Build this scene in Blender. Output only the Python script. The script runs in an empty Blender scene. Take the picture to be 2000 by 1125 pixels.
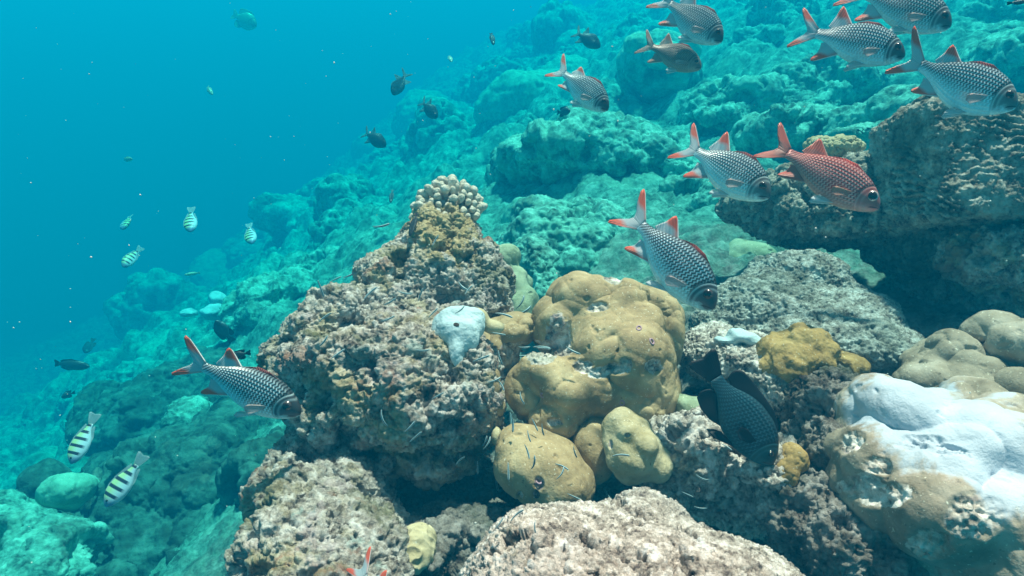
import bpy, math, random
import numpy as np
from mathutils import Vector, Matrix

random.seed(7)
rng = np.random.default_rng(11)
S = bpy.context.scene
COL = S.collection

# ------------------------------------------------------------------ camera
W, H = 2000.0, 1125.0
FPX = 1192.0                       # focal length in photo pixels
PITCH = math.radians(25)
cam_d = bpy.data.cameras.new('camera')
cam = bpy.data.objects.new('camera', cam_d)
COL.objects.link(cam)
cam_d.sensor_width = 36.0
cam_d.lens = 36.0 * FPX / W
cam_d.clip_start = 0.02
cam_d.clip_end = 200
cam.location = (0, 0, 0)
cam.rotation_euler = (math.radians(90) - PITCH, 0, 0)
S.camera = cam
CX = np.array([1.0, 0, 0])
CY = np.array([0, math.sin(PITCH), math.cos(PITCH)])
CZ = np.array([0, math.cos(PITCH), -math.sin(PITCH)])
M3 = np.stack([CX, CY, CZ], 1)     # camera frame -> world

def P(px, py, d):
    return M3 @ np.array([(px - W / 2) / FPX * d, -(py - H / 2) / FPX * d, d])

# ------------------------------------------------------------------ light
SUN_EL, SUN_AZ = math.radians(72), math.radians(28)   # azimuth from +Y towards +X
world = bpy.data.worlds.new('World')
S.world = world
world.use_nodes = True
wn = world.node_tree
bg = wn.nodes['Background']
sky = wn.nodes.new('ShaderNodeTexSky')
sky.sky_type = 'NISHITA'
sky.sun_disc = False
sky.sun_elevation = SUN_EL
sky.sun_rotation = SUN_AZ
tint = wn.nodes.new('ShaderNodeMix'); tint.data_type = 'RGBA'; tint.blend_type = 'MULTIPLY'
tint.inputs[0].default_value = 1.0
tint.inputs[7].default_value = (1.0, .56, .40, 1)      # daylight as the camera's white balance sees it under the surface
wn.links.new(sky.outputs['Color'], tint.inputs[6])
wn.links.new(tint.outputs[2], bg.inputs['Color'])
bg.inputs['Strength'].default_value = 0.06
sd = bpy.data.lights.new('sun', 'SUN')
sd.energy = 5.0
sd.angle = math.radians(2.5)
sd.color = (1.0, 0.365, 0.305)
sun = bpy.data.objects.new('sun', sd)
COL.objects.link(sun)
sdir = Vector((math.cos(SUN_EL) * math.sin(SUN_AZ), math.cos(SUN_EL) * math.cos(SUN_AZ), math.sin(SUN_EL)))
sun.rotation_euler = sdir.to_track_quat('Z', 'Y').to_euler()
S.view_settings.view_transform = 'Standard'
S.view_settings.look = 'None'
S.view_settings.gamma = 1.0
S.view_settings.exposure = 2.02
S.cycles.max_bounces = 5
S.cycles.diffuse_bounces = 2
S.cycles.glossy_bounces = 2
S.cycles.transmission_bounces = 2
S.cycles.volume_bounces = 0

# ------------------------------------------------------------------ noise
_p = rng.permutation(256)
PERM = np.concatenate([_p, _p]).astype(np.int32)
_g = rng.normal(size=(256, 3)); _g /= np.linalg.norm(_g, axis=1)[:, None]
GRAD = _g.astype(np.float32)
JIT = rng.random((256, 3)).astype(np.float32)

def _hash(i, j, k):
    return PERM[(PERM[(PERM[i & 255] + j) & 255] + k) & 255]

def perlin(p):
    p = p.astype(np.float32)
    i = np.floor(p).astype(np.int32)
    f = p - i
    u = f * f * f * (f * (f * 6 - 15) + 10)
    out = np.zeros(len(p), np.float32)
    for dx in (0, 1):
        wx = u[:, 0] if dx else 1 - u[:, 0]
        for dy in (0, 1):
            wy = u[:, 1] if dy else 1 - u[:, 1]
            for dz in (0, 1):
                wz = u[:, 2] if dz else 1 - u[:, 2]
                g = GRAD[_hash(i[:, 0] + dx, i[:, 1] + dy, i[:, 2] + dz)]
                d = g[:, 0] * (f[:, 0] - dx) + g[:, 1] * (f[:, 1] - dy) + g[:, 2] * (f[:, 2] - dz)
                out += wx * wy * wz * d
    return out * 1.5

def fbm(p, freq, octv=3, gain=.5, off=0.0):
    a, s = 1.0, 0
    q = p * freq + off
    for o in range(octv):
        s = s + a * perlin(q)
        q = q * 2.03 + 17.3
        a *= gain
    return s

def worley(p, freq, off=0.0):
    q = (p * freq + off).astype(np.float32)
    i = np.floor(q).astype(np.int32)
    f = q - i
    best = np.full(len(q), 9.0, np.float32)
    for dx in (-1, 0, 1):
        for dy in (-1, 0, 1):
            for dz in (-1, 0, 1):
                j = JIT[_hash(i[:, 0] + dx, i[:, 1] + dy, i[:, 2] + dz)]
                d = (j[:, 0] + dx - f[:, 0]) ** 2 + (j[:, 1] + dy - f[:, 1]) ** 2 + (j[:, 2] + dz - f[:, 2]) ** 2
                np.minimum(best, d, out=best)
    return np.sqrt(best)

# ------------------------------------------------------------------ meshing
def surface_nets(V, org, h):
    nx, ny, nz = V.shape
    ins = V < 0
    cs = [(0, 0, 0), (1, 0, 0), (0, 1, 0), (1, 1, 0), (0, 0, 1), (1, 0, 1), (0, 1, 1), (1, 1, 1)]
    cnt = np.zeros((nx - 1, ny - 1, nz - 1), np.int8)
    for a, b, c in cs:
        cnt += ins[a:nx - 1 + a, b:ny - 1 + b, c:nz - 1 + c]
    act = np.argwhere((cnt > 0) & (cnt < 8))
    idx = np.full(cnt.shape, -1, np.int32)
    idx[act[:, 0], act[:, 1], act[:, 2]] = np.arange(len(act))
    cv = np.stack([V[act[:, 0] + a, act[:, 1] + b, act[:, 2] + c] for a, b, c in cs], 1)
    pos = np.zeros((len(act), 3)); n = np.zeros(len(act))
    for e0, e1 in [(0, 1), (2, 3), (4, 5), (6, 7), (0, 2), (1, 3), (4, 6), (5, 7), (0, 4), (1, 5), (2, 6), (3, 7)]:
        v0, v1 = cv[:, e0], cv[:, e1]
        m = (v0 < 0) != (v1 < 0)
        t = np.where(m, v0 / np.where(m, v0 - v1, 1), 0)
        c0, c1 = np.array(cs[e0]), np.array(cs[e1])
        pos += m[:, None] * (c0 + t[:, None] * (c1 - c0))
        n += m
    verts = (act + pos / n[:, None]) * h + org
    quads = []
    for ax in range(3):
        sl0 = [slice(1, -1)] * 3; sl1 = [slice(1, -1)] * 3
        sl0[ax] = slice(0, -1); sl1[ax] = slice(1, None)
        A, B = ins[tuple(sl0)], ins[tuple(sl1)]
        e = np.argwhere(A != B)
        flip = A[e[:, 0], e[:, 1], e[:, 2]]
        o = np.ones(3, int); o[ax] = 0
        e = e + o
        b, c = [(1, 2), (2, 0), (0, 1)][ax]
        def cell(db, dc):
            q = e.copy(); q[:, b] -= db; q[:, c] -= dc
            return idx[q[:, 0], q[:, 1], q[:, 2]]
        q = np.stack([cell(1, 1), cell(0, 1), cell(0, 0), cell(1, 0)], 1)
        q = np.where(flip[:, None], q, q[:, ::-1])
        quads.append(q)
    return verts, np.concatenate(quads)

def subdivide(v, q):
    n = len(v)
    e = np.concatenate([q[:, [0, 1]], q[:, [1, 2]], q[:, [2, 3]], q[:, [3, 0]]])
    es = np.sort(e, 1).astype(np.int64)
    key = es[:, 0] * n + es[:, 1]
    uk, inv = np.unique(key, return_inverse=True)
    mid = (v[uk // n] + v[uk % n]) / 2
    fc = v[q].mean(1)
    nv = np.concatenate([v, mid, fc])
    m = len(q)
    em = inv.reshape(4, m) + n
    fi = np.arange(m) + n + len(uk)
    out = [np.stack([q[:, k], em[k], fi, em[(k - 1) % 4]], 1) for k in range(4)]
    return nv, np.concatenate(out)

def relax(v, q, it=1, lam=.5):
    n = len(v)
    e = np.concatenate([q[:, [0, 1]], q[:, [1, 2]], q[:, [2, 3]], q[:, [3, 0]]])
    a, b = np.concatenate([e[:, 0], e[:, 1]]), np.concatenate([e[:, 1], e[:, 0]])
    c = np.bincount(a, minlength=n)[:, None]
    for _ in range(it):
        s = np.stack([np.bincount(a, v[b, k], n) for k in range(3)], 1)
        v = v + lam * (s / np.maximum(c, 1) - v)
    return v

def normals(v, q):
    fn = np.cross(v[q[:, 2]] - v[q[:, 0]], v[q[:, 3]] - v[q[:, 1]])
    n = len(v); out = np.zeros((n, 3))
    for k in range(4):
        for c in range(3):
            out[:, c] += np.bincount(q[:, k], fn[:, c], n)
    return out / np.maximum(np.linalg.norm(out, axis=1), 1e-12)[:, None]

def mesh_from(name, v, q, mat, smooth=True, attrs=None):
    me = bpy.data.meshes.new(name)
    me.vertices.add(len(v)); me.vertices.foreach_set('co', np.asarray(v, np.float32).ravel())
    q = np.asarray(q, np.int32)
    me.loops.add(q.size); me.loops.foreach_set('vertex_index', q.ravel())
    me.polygons.add(len(q))
    me.polygons.foreach_set('loop_start', np.arange(len(q), dtype=np.int32) * q.shape[1])
    me.polygons.foreach_set('loop_total', np.full(len(q), q.shape[1], np.int32))
    me.update(calc_edges=True)
    if smooth:
        me.polygons.foreach_set('use_smooth', np.ones(len(q), bool))
    for k, a in (attrs or {}).items():
        at = me.attributes.new(k, 'FLOAT', 'POINT')
        at.data.foreach_set('value', np.asarray(a, np.float32))
    if mat: me.materials.append(mat)
    me.validate()
    return me

def tag(o, label=None, cat=None, group=None, kind=None):
    if label: o['label'] = label
    if cat: o['category'] = cat
    if group: o['group'] = group
    if kind: o['kind'] = kind
    return o

def link(name, me, parent=None):
    o = bpy.data.objects.new(name, me); COL.objects.link(o)
    if parent: o.parent = parent
    return o

# ------------------------------------------------------------------ materials
def nodes_of(name):
    m = bpy.data.materials.new(name); m.use_nodes = True
    nt = m.node_tree
    return m, nt, nt.nodes['Principled BSDF']

def N(nt, typ, **kw):
    n = nt.nodes.new('ShaderNode' + typ)
    for k, v in kw.items():
        if k.startswith('i_'):
            n.inputs[k[2:].replace('_', ' ')].default_value = v
        else: setattr(n, k, v)
    return n

def ramp(nt, fac, stops, interp='LINEAR'):
    r = N(nt, 'ValToRGB'); r.color_ramp.interpolation = interp
    el = r.color_ramp.elements
    while len(el) < len(stops): el.new(.5)
    for e, (p, c) in zip(el, stops):
        e.position = p; e.color = (*c, 1) if len(c) == 3 else c
    nt.links.new(fac, r.inputs['Fac'])
    return r.outputs['Color']

def g3(v): return (v, v, v)

def mix(nt, fac, a, b, blend='MIX'):
    m = N(nt, 'Mix', data_type='RGBA', blend_type=blend)
    for s, x in ((m.inputs[0], fac), (m.inputs[6], a), (m.inputs[7], b)):
        if hasattr(x, 'is_linked'): nt.links.new(x, s)
        else: s.default_value = x if isinstance(x, (int, float)) else (*x, 1)
    return m.outputs[2]

def math_(nt, op, a, b=0.0, c=0.0, clamp=False):
    m = N(nt, 'Math', operation=op, use_clamp=clamp)
    for s, x in zip(m.inputs, (a, b, c)):
        if hasattr(x, 'is_linked'): nt.links.new(x, s)
        else: s.default_value = x
    return m.outputs[0]

def noise(nt, co, scale, detail=4, rough=.6, dist=0.0):
    n = N(nt, 'TexNoise'); n.inputs['Scale'].default_value = scale
    n.inputs['Detail'].default_value = detail; n.inputs['Roughness'].default_value = rough
    n.inputs['Distortion'].default_value = dist
    nt.links.new(co, n.inputs['Vector'])
    return n.outputs['Fac']

def attr(nt, name):
    a = N(nt, 'Attribute', attribute_name=name)
    return a.outputs['Fac']

def rock_color(nt, co, stops, s, patches):
    """mottled dead coral: a fine grained ramp of turf, rubble and crust with larger crust patches over it"""
    f = math_(nt, 'ADD', math_(nt, 'MULTIPLY', noise(nt, co, s * .55, 6, .62, .4), .62), math_(nt, 'MULTIPLY', noise(nt, co, s * 2.1, 4, .7), .38))
    c = ramp(nt, f, stops)
    for k, (col, sc, lo, hi, amt) in enumerate(patches):
        mp = N(nt, 'Mapping'); mp.inputs['Location'].default_value = (k * 3.1, k * 1.7, k * 5.3)
        nt.links.new(co, mp.inputs['Vector'])
        pf = noise(nt, mp.outputs[0], sc, 6, .65, .5)
        pm = ramp(nt, pf, [(lo, g3(0)), (hi, g3(amt))])
        c = mix(nt, pm, c, col)
    return c

def bump(nt, bsdf, h, dist, strength=1.0):
    b = N(nt, 'Bump'); b.inputs['Distance'].default_value = dist; b.inputs['Strength'].default_value = strength
    nt.links.new(h, b.inputs['Height']); nt.links.new(b.outputs[0], bsdf.inputs['Normal'])

def obj_co(nt):
    return N(nt, 'TexCoord').outputs['Object']

ROCK = [(.325, (.03, .022, .022)), (.395, (.11, .085, .075)), (.44, (.28, .235, .2)), (.50, (.48, .42, .37)), (.555, (.7, .63, .58)), (.63, (.87, .81, .77))]
TEAL = [(.34, (.01, .045, .04)), (.41, (.05, .16, .135)), (.48, (.11, .34, .28)), (.55, (.19, .53, .44)), (.63, (.32, .7, .6))]  # far rock low in red: the water's tint is put into the colour

def rock_mat(name, stops, s, patches, bs=150, bd=.009, tint=(.62, .47, .24)):
    m, nt, b = nodes_of(name)
    co = obj_co(nt)
    c = rock_color(nt, co, stops, s, patches)
    e = math_(nt, 'MULTIPLY_ADD', math_(nt, 'SUBTRACT', noise(nt, co, 45, 6, .7), .5), 1.3, attr(nt, 'bleach'))
    tc = ramp(nt, noise(nt, co, 60, 5, .7), [(.3, tuple(x * .45 for x in tint)), (.6, tint)])
    c = mix(nt, ramp(nt, e, [(.5, g3(0)), (.68, g3(.9))]), c, tc)
    nt.links.new(c, b.inputs['Base Color'])
    b.inputs['Roughness'].default_value = .9
    b.inputs['Specular IOR Level'].default_value = .15
    bump(nt, b, noise(nt, co, bs, 6, .7), bd)
    return m

MR = rock_mat('encrusted_rock', ROCK, 55, [((.5, .4, .2), 7, .5, .62, .6), ((.42, .19, .12), 9, .58, .64, .6), ((.17, .17, .08), 7, .57, .65, .65), ((.7, .56, .56), 13, .58, .64, .5), ((.3, .42, .4), 10, .58, .65, .6)])
MR2 = rock_mat('pale_rubble_rock', [(p, tuple(min(.9, x * 1.25 + .02) for x in c)) for p, c in ROCK], 60, [((.55, .5, .46), 6, .5, .65, .5), ((.3, .27, .14), 9, .58, .68, .5)])
MRK = rock_mat('grey_ledge_rock', [(p, (c[0] * .72, c[1] * .76, c[2] * .72)) for p, c in ROCK], 45, [((.1, .13, .1), 6, .5, .62, .7), ((.4, .4, .34), 10, .58, .66, .6)], 140, .008)
MRG = rock_mat('grey_rubble_rock', [(p, (c[0] * .8, c[1] * .92, c[2] * .93)) for p, c in ROCK], 60, [((.3, .38, .34), 6, .5, .65, .5), ((.12, .13, .1), 8, .54, .64, .7)])
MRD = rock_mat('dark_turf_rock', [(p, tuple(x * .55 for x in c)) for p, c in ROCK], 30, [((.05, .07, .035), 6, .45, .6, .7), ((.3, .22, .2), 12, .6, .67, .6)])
MTD = rock_mat('shade_painted_slope_rock', [(p, tuple(x * .36 for x in c)) for p, c in TEAL], 12, [((.3, .4, .3), 3, .58, .7, .5), ((.03, .06, .045), 4, .5, .62, .7)], 60, .012)  # slope rock darkened: shade of the lower left put into its colour
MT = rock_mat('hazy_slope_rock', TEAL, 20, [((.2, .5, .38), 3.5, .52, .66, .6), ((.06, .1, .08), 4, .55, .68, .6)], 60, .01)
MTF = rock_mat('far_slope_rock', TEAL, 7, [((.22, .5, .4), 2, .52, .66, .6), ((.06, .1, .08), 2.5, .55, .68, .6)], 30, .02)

def porites_mat(name, base, hi, deep, scar=(.2, .16, .13), bleach=(.54, .6, .69)):
    m, nt, b = nodes_of(name)
    co = obj_co(nt)
    c = ramp(nt, noise(nt, co, 14, 5, .6), [(.3, deep), (.5, base), (.72, hi)])
    sp = noise(nt, co, 170, 3, .7)
    c = mix(nt, ramp(nt, sp, [(.63, g3(0)), (.7, g3(.8))]), c, (.8, .76, .62))
    c = mix(nt, ramp(nt, noise(nt, co, 120, 3, .6), [(.27, g3(.7)), (.36, g3(0))]), c, tuple(x * .4 for x in deep))
    sc = rock_color(nt, co, ROCK, 45, [((.42, .24, .24), 16, .56, .66, .4), ((.12, .14, .07), 12, .5, .62, .5)])
    e = math_(nt, 'MULTIPLY_ADD', math_(nt, 'SUBTRACT', noise(nt, co, 40, 5, .7), .5), 1.1, attr(nt, 'scar'))
    c = mix(nt, ramp(nt, e, [(.44, g3(0)), (.52, g3(1))]), c, sc)
    e2 = math_(nt, 'MULTIPLY_ADD', math_(nt, 'SUBTRACT', noise(nt, co, 13, 7, .65, .4), .5), 1.9, attr(nt, 'bleach'))
    bc = ramp(nt, noise(nt, co, 9, 3), [(.35, tuple(x * .8 for x in bleach)), (.65, bleach)])
    c = mix(nt, ramp(nt, e2, [(.32, g3(0)), (.45, g3(.3)), (.6, g3(0))]), c, (.56, .44, .38))
    c = mix(nt, ramp(nt, e2, [(.42, g3(0)), (.6, g3(.85)), (.8, g3(1))]), c, bc)
    nt.links.new(c, b.inputs['Base Color'])
    b.inputs['Roughness'].default_value = .75
    b.inputs['Specular IOR Level'].default_value = .2
    h = math_(nt, 'ADD', noise(nt, co, 260, 3, .6), math_(nt, 'MULTIPLY', noise(nt, co, 45, 4, .6), 1.5))
    bump(nt, b, h, .0012)
    return m

MP = porites_mat('brown_lobe_coral', (.40, .285, .155), (.60, .465, .28), (.22, .15, .08))
MPR = porites_mat('pinkish_lobe_coral', (.32, .265, .2), (.49, .43, .36), (.17, .135, .095))
MPP = porites_mat('pale_lobe_coral', (.5, .42, .26), (.66, .58, .4), (.3, .24, .12))
MPY = porites_mat('mustard_coral', (.36, .235, .085), (.47, .33, .14), (.17, .105, .035))
MPG = porites_mat('grey_green_coral', (.3, .36, .24), (.45, .5, .36), (.17, .2, .12))
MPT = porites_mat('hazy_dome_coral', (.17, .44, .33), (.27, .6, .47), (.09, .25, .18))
MPW = porites_mat('bleached_sponge', (.46, .6, .64), (.56, .68, .7), (.36, .47, .5))

# ------------------------------------------------------------------ SDF masses
def blob_field(blobs, X, Y, Z, k):
    D = None
    for b in blobs:
        px, py, rx, ry, d, rz = b[:6]
        rot = math.radians(b[6]) if len(b) > 6 else 0
        op = b[7] if len(b) > 7 else 'e'
        c = ((px - W / 2) / FPX * d, -(py - H / 2) / FPX * d, d)
        ax, ay = rx * d / FPX, ry * d / FPX
        x, y, z = X - c[0], Y - c[1], Z - c[2]
        if rot:
            cr, sr = math.cos(rot), math.sin(rot)
            x, y = x * cr + y * sr, -x * sr + y * cr
        if 'b' in op:
            r = min(ax, ay, rz) * .25
            qx, qy, qz = abs(x) - ax + r, abs(y) - ay + r, abs(z) - rz + r
            f = np.sqrt(np.maximum(qx, 0) ** 2 + np.maximum(qy, 0) ** 2 + np.maximum(qz, 0) ** 2) + np.minimum(np.maximum(qx, np.maximum(qy, qz)), 0) - r
        else:
            k0 = np.sqrt((x / ax) ** 2 + (y / ay) ** 2 + (z / rz) ** 2)
            k1 = np.sqrt((x / ax ** 2) ** 2 + (y / ay ** 2) ** 2 + (z / rz ** 2) ** 2)
            f = k0 * (k0 - 1) / np.maximum(k1, 1e-9)
        if '-' in op:
            g = np.maximum(0, 1 - abs(D + f) / k)
            D = np.maximum(D, -f) + g * g * k * .25
        elif D is None: D = f
        else:
            g = np.maximum(0, 1 - abs(D - f) / k)
            D = np.minimum(D, f) - g * g * k * .25
    return D

def mass(blobs, h, k=.05, sub=1, smooth=2, knobs=None, seed=1):
    if knobs:                       # grow rounded lobes over the first rough shape
        sp_, rk, inset, upmin, frac = knobs
        v, q = mass(blobs, h * 1.6, k, 0, 1)
        n = normals(v, q)
        rg = np.random.default_rng(seed)
        got = []
        for i in rg.permutation(len(v)):
            if n[i, 2] < upmin and rg.random() > frac: continue
            if any(abs(v[i] - g).sum() < sp_ * 1.9 and np.linalg.norm(v[i] - g) < sp_ for g in got): continue
            got.append(v[i])
            r = rk * rg.uniform(.75, 1.25)
            c = M3.T @ (v[i] - n[i] * r * inset)
            blobs = blobs + [(c[0] / c[2] * FPX + W / 2, -c[1] / c[2] * FPX + H / 2, r / c[2] * FPX, r / c[2] * FPX * rg.uniform(.8, 1.1), c[2], r)]
            if len(got) > 70: break
    lo, hi = np.full(3, 1e9), np.full(3, -1e9)
    for b in blobs:
        if len(b) > 7 and '-' in b[7]: continue
        px, py, rx, ry, d, rz = b[:6]
        c = np.array([(px - W / 2) / FPX * d, -(py - H / 2) / FPX * d, d])
        r = max(rx, ry) * d / FPX if len(b) > 6 and b[6] else 0
        e = np.array([max(r, rx * d / FPX), max(r, ry * d / FPX), rz])
        lo = np.minimum(lo, c - e); hi = np.maximum(hi, c + e)
    lo -= 3 * h + k * .3; hi += 3 * h + k * .3
    ax = [np.arange(lo[i], hi[i] + h, h, dtype=np.float32) for i in range(3)]
    X, Y, Z = np.meshgrid(*ax, indexing='ij', sparse=True)
    V = blob_field(blobs, X, Y, Z, k)
    v, q = surface_nets(V, lo, h)
    v = relax(v, q, smooth)
    for _ in range(sub):
        v, q = subdivide(v, q)
        v = relax(v, q, 1, .5)
    v = v @ M3.T
    q = q[:, ::-1]                  # the camera frame is left handed
    return v, q

def displace(v, q, layers, off):
    """layers: list of stages, each a list of (kind, freq, amp[, oct])"""
    for stage in layers:
        n = normals(v, q)
        d = np.zeros(len(v))
        for L in stage:
            if L[0] == 'f': d += fbm(v, L[1], L[3], .5, off) * L[2]
            elif L[0] == 'w': d += (.55 - worley(v, L[1], off)) * L[2]
            elif L[0] == 'p':     # pits
                t = fbm(v, L[1], 2, .5, off + 40)
                d -= np.clip((t - L[3]) / .15, 0, 1) * L[2]
            elif L[0] == 'r':     # sharp ridges
                d += (1 - 2 * abs(fbm(v, L[1], L[3], .5, off))) * L[2]
            elif L[0] == 'h':     # level strata
                d += np.sin(6.2832 * L[1] * (v[:, 2] + .03 * perlin(v * 11 + off) + .008 * perlin(v * 40))) * L[2] * np.clip(.5 + 1.6 * perlin(v * 9 + 3), 0, 1.4)
            elif L[0] == 'k':     # crunchy knobs: worley of warped space
                wv = v + .25 / L[1] * np.stack([perlin(v * L[1] * 1.3 + o) for o in (3, 19, 37)], 1)
                t = worley(wv, L[1], off)
                d += np.sqrt(np.clip(1 - (t / .85) ** 2, 0, 1)) * L[2] * .55
        v = v + n * (d - .8 * d.mean())[:, None]
    return v

ROCKY = [[('f', 5, .022, 3), ('w', 14, .026)], [('k', 40, .026), ('p', 13, .026, .28), ('f', 30, .008, 2)], [('k', 125, .0085), ('r', 75, .0042, 2), ('p', 45, .009, .35), ('f', 190, .0032, 2)]]
RUBBLE = [[('f', 6, .015, 3), ('w', 16, .012)], [('k', 60, .011), ('f', 35, .004, 2), ('p', 24, .01, .4)], [('k', 130, .010), ('f', 200, .004, 2)]]
LUMPY = [[('f', 7, .006, 2), ('k', 12.5, .042)], [('k', 20, .017), ('f', 40, .0012, 3), ('p', 35, .004, .55)]]
LUMPR = [[('f', 7, .008, 2), ('k', 9.5, .075)], [('w', 30, .004), ('f', 40, .0014, 3), ('p', 35, .003, .6)]]
SMOOTH = [[('f', 7, .007, 2), ('w', 15, .012)], [('f', 40, .0012, 3), ('p', 35, .004, .55)]]
MIDROCK = [[('f', 2.5, .08, 3), ('w', 6, .06)], [('k', 16, .045), ('p', 6, .05, .3), ('f', 12, .015, 2)], [('k', 45, .017), ('f', 70, .007, 2)]]
MIDDOME = [[('f', 3, .03, 2), ('w', 9, .03)], [('f', 25, .006, 3)]]

def project(v):
    c = v @ M3
    return c[:, 0] / c[:, 2] * FPX + W / 2, -c[:, 1] / c[:, 2] * FPX + H / 2

def poly_mask(px, py, poly):
    ins = np.zeros(len(px), bool)
    n = len(poly)
    for i in range(n):
        (x0, y0), (x1, y1) = poly[i], poly[(i + 1) % n]
        if y0 == y1: continue
        c = ((y0 > py) != (y1 > py)) & (px < (x1 - x0) * (py - y0) / (y1 - y0) + x0)
        ins ^= c
    d = np.full(len(px), 1e9)
    for i in range(n):
        a, b = np.array(poly[i], float), np.array(poly[(i + 1) % n], float)
        ab = b - a
        t = np.clip(((px - a[0]) * ab[0] + (py - a[1]) * ab[1]) / max(ab @ ab, 1e-9), 0, 1)
        d = np.minimum(d, np.hypot(px - a[0] - t * ab[0], py - a[1] - t * ab[1]))
    return np.where(ins, d, -d)

_seed = [0]
def build_mass(name, label, cat, mat, blobs, h=.005, k=.04, layers=ROCKY, sub=1, smooth=2, scars=(), bleach=None, group=None, post=None, knobs=None):
    _seed[0] += 1
    v, q = mass(blobs, h, k, sub, smooth, knobs, _seed[0])
    v0 = v
    v = displace(v, q, layers, _seed[0] * 7.7)
    at = {'scar': np.zeros(len(v)), 'bleach': np.zeros(len(v))}
    if scars or bleach:
        px, py = project(v0)
        for (sx, sy, rx, ry) in scars:
            g = np.hypot((px - sx) / rx, (py - sy) / ry)
            at['scar'] = np.maximum(at['scar'], np.clip(1.35 - g * .85, 0, 1))
        if bleach:
            at['bleach'] = np.clip(.5 + poly_mask(px, py, bleach) / 110, 0, 1)
    if scars:   # dead patches sit a little lower than living tissue and are rough
        n = normals(v, q)
        s = np.clip((at['scar'] - .3) / .4, 0, 1)
        v = v + n * (s * (-.006 + .006 * fbm(v, 90, 3)))[:, None]
    if post is not None: v = post(v, q)
    org = np.array([v[:, 0].mean(), v[:, 1].mean(), v[:, 2].min()])
    me = mesh_from(name, v - org, q, mat, True, at)
    o = link(name, me); o.location = org
    tag(o, label, cat, group)
    return o

#@@SETTING
# ------------------------------------------------------------------ reef slope (setting)
CTRL = [(-300, 1270, 3.2), (0, 1180, 2.8), (200, 1130, 2.3), (450, 1120, 1.9), (700, 1180, 1.35), (1000, 1180, 1.2), (1300, 1180, 1.1), (1700, 1180, 1.1), (2200, 1180, 1.0),
        (950, 1000, 1.5), (1200, 960, 1.45), (1450, 930, 1.32), (1700, 960, 1.25), (2050, 900, 1.15),
        (100, 935, 3.7), (300, 890, 3.1), (520, 880, 2.4), (500, 700, 3.2), (700, 600, 2.9), (850, 470, 3.1), (1000, 470, 2.8), (1120, 440, 2.7), (1300, 430, 2.5),
        (1450, 500, 2.2), (1600, 580, 1.85), (1650, 690, 1.5), (1400, 700, 1.6), (1950, 640, 1.7), (1750, 470, 2.5), (1900, 260, 2.8), (2200, 500, 2.0),
        (250, 740, 5.6), (150, 800, 5), (400, 625, 7.5), (560, 505, 8.5), (720, 355, 7.2), (750, 265, 11), (860, 155, 12), (970, 90, 11), (1020, 200, 6.4), (1100, 260, 4.5),
        (1200, 360, 3.3), (1300, 210, 4.3), (1150, 50, 8.5), (1300, 40, 7), (1420, 20, 6.2), (1550, 10, 5.8), (1500, 210, 3.7), (1700, 160, 3.5), (1900, 60, 4.2), (1990, 150, 3.2),
        (2300, 60, 4.0), (2300, 300, 3.0), (0, 770, 9), (0, 900, 8), (0, 1015, 4.6), (200, 650, 14), (-200, 720, 14), (-400, 1000, 6.5), (330, 620, 22), (0, 620, 26), (980, 40, 16), (720, 250, 22)]
def FD(d): return d if d < 1.6 else 1.6 + (d - 1.6) * 1.8 + max(0, d - 3) ** 1.5 * .32      # the slope recedes
cp = np.array([P(a, b, FD(d)) for a, b, d in CTRL])
far = np.array([(-34, 12, -18), (-34, 38, -22), (-9, 43, -14), (12, 43, -.3), (34, 38, .1), (34, 9, .1), (16, 19, 0), (-18, 3, -6)], float)
cp = np.concatenate([cp, far])

def rbf_fit(pts, lam=.02):
    d = np.hypot(pts[:, None, 0] - pts[None, :, 0], pts[:, None, 1] - pts[None, :, 1])
    A = d - lam * np.eye(len(pts))
    n = len(pts)
    Q = np.c_[np.ones(n), pts[:, :2]]
    Mx = np.block([[A, Q], [Q.T, np.zeros((3, 3))]])
    return np.linalg.solve(Mx, np.r_[pts[:, 2], 0, 0, 0])
RW = rbf_fit(cp)
def ground_z(x, y):
    z = RW[-3] + RW[-2] * x + RW[-1] * y
    for i in range(len(cp)):
        z = z + RW[i] * np.hypot(x - cp[i, 0], y - cp[i, 1])
    return np.minimum(z, .02)

nr, na = 900, 700
rr = .55 * (44 / .55) ** (np.arange(nr) / (nr - 1))
aa = np.radians(np.linspace(-54, 54, na))
R_, A_ = np.meshgrid(rr, aa, indexing='ij')
gx, gy = (R_ * np.sin(A_)).ravel(), (R_ * np.cos(A_)).ravel()
gz = ground_z(gx, gy)
gp = np.stack([gx, gy, gz], 1)
rs = np.clip(R_.ravel() / 4, .35, 2.4)
def dome(f, off):
    w_ = gp + .18 / f * np.stack([perlin(gp * f * 1.7 + o) for o in (5, 23, 41)], 1)
    return np.sqrt(np.clip(1 - (worley(w_, f, off) / .82) ** 2, 0, 1))
dz = fbm(gp, 1.1, 3) * .10 * rs + (.5 - worley(gp, 1.2)) * .2 * rs + dome(1.9, 2) * .13 * rs + dome(4.2, 5) * .085 * np.minimum(rs, 1.6)
dz += dome(9, 9) * .045 * np.minimum(rs, 1.3) + dome(19, 3) * .018 + np.clip(.7 - worley(gp, 30, 9), 0, .6) * .022 + fbm(gp, 60, 2) * .005
gp[:, 2] += dz
gp[:, 2] = np.minimum(gp[:, 2], .3)
ii = np.arange(nr * na).reshape(nr, na)
gq = np.stack([ii[:-1, :-1].ravel(), ii[:-1, 1:].ravel(), ii[1:, 1:].ravel(), ii[1:, :-1].ravel()], 1)
ground = link('reef_slope', mesh_from('reef_slope', gp, gq, None))
tag(ground, 'coral rubble slope of the reef falling away to the left', None, None, 'structure')
mg, nt, b_ = nodes_of('reef_slope_rock')
co = obj_co(nt)
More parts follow.
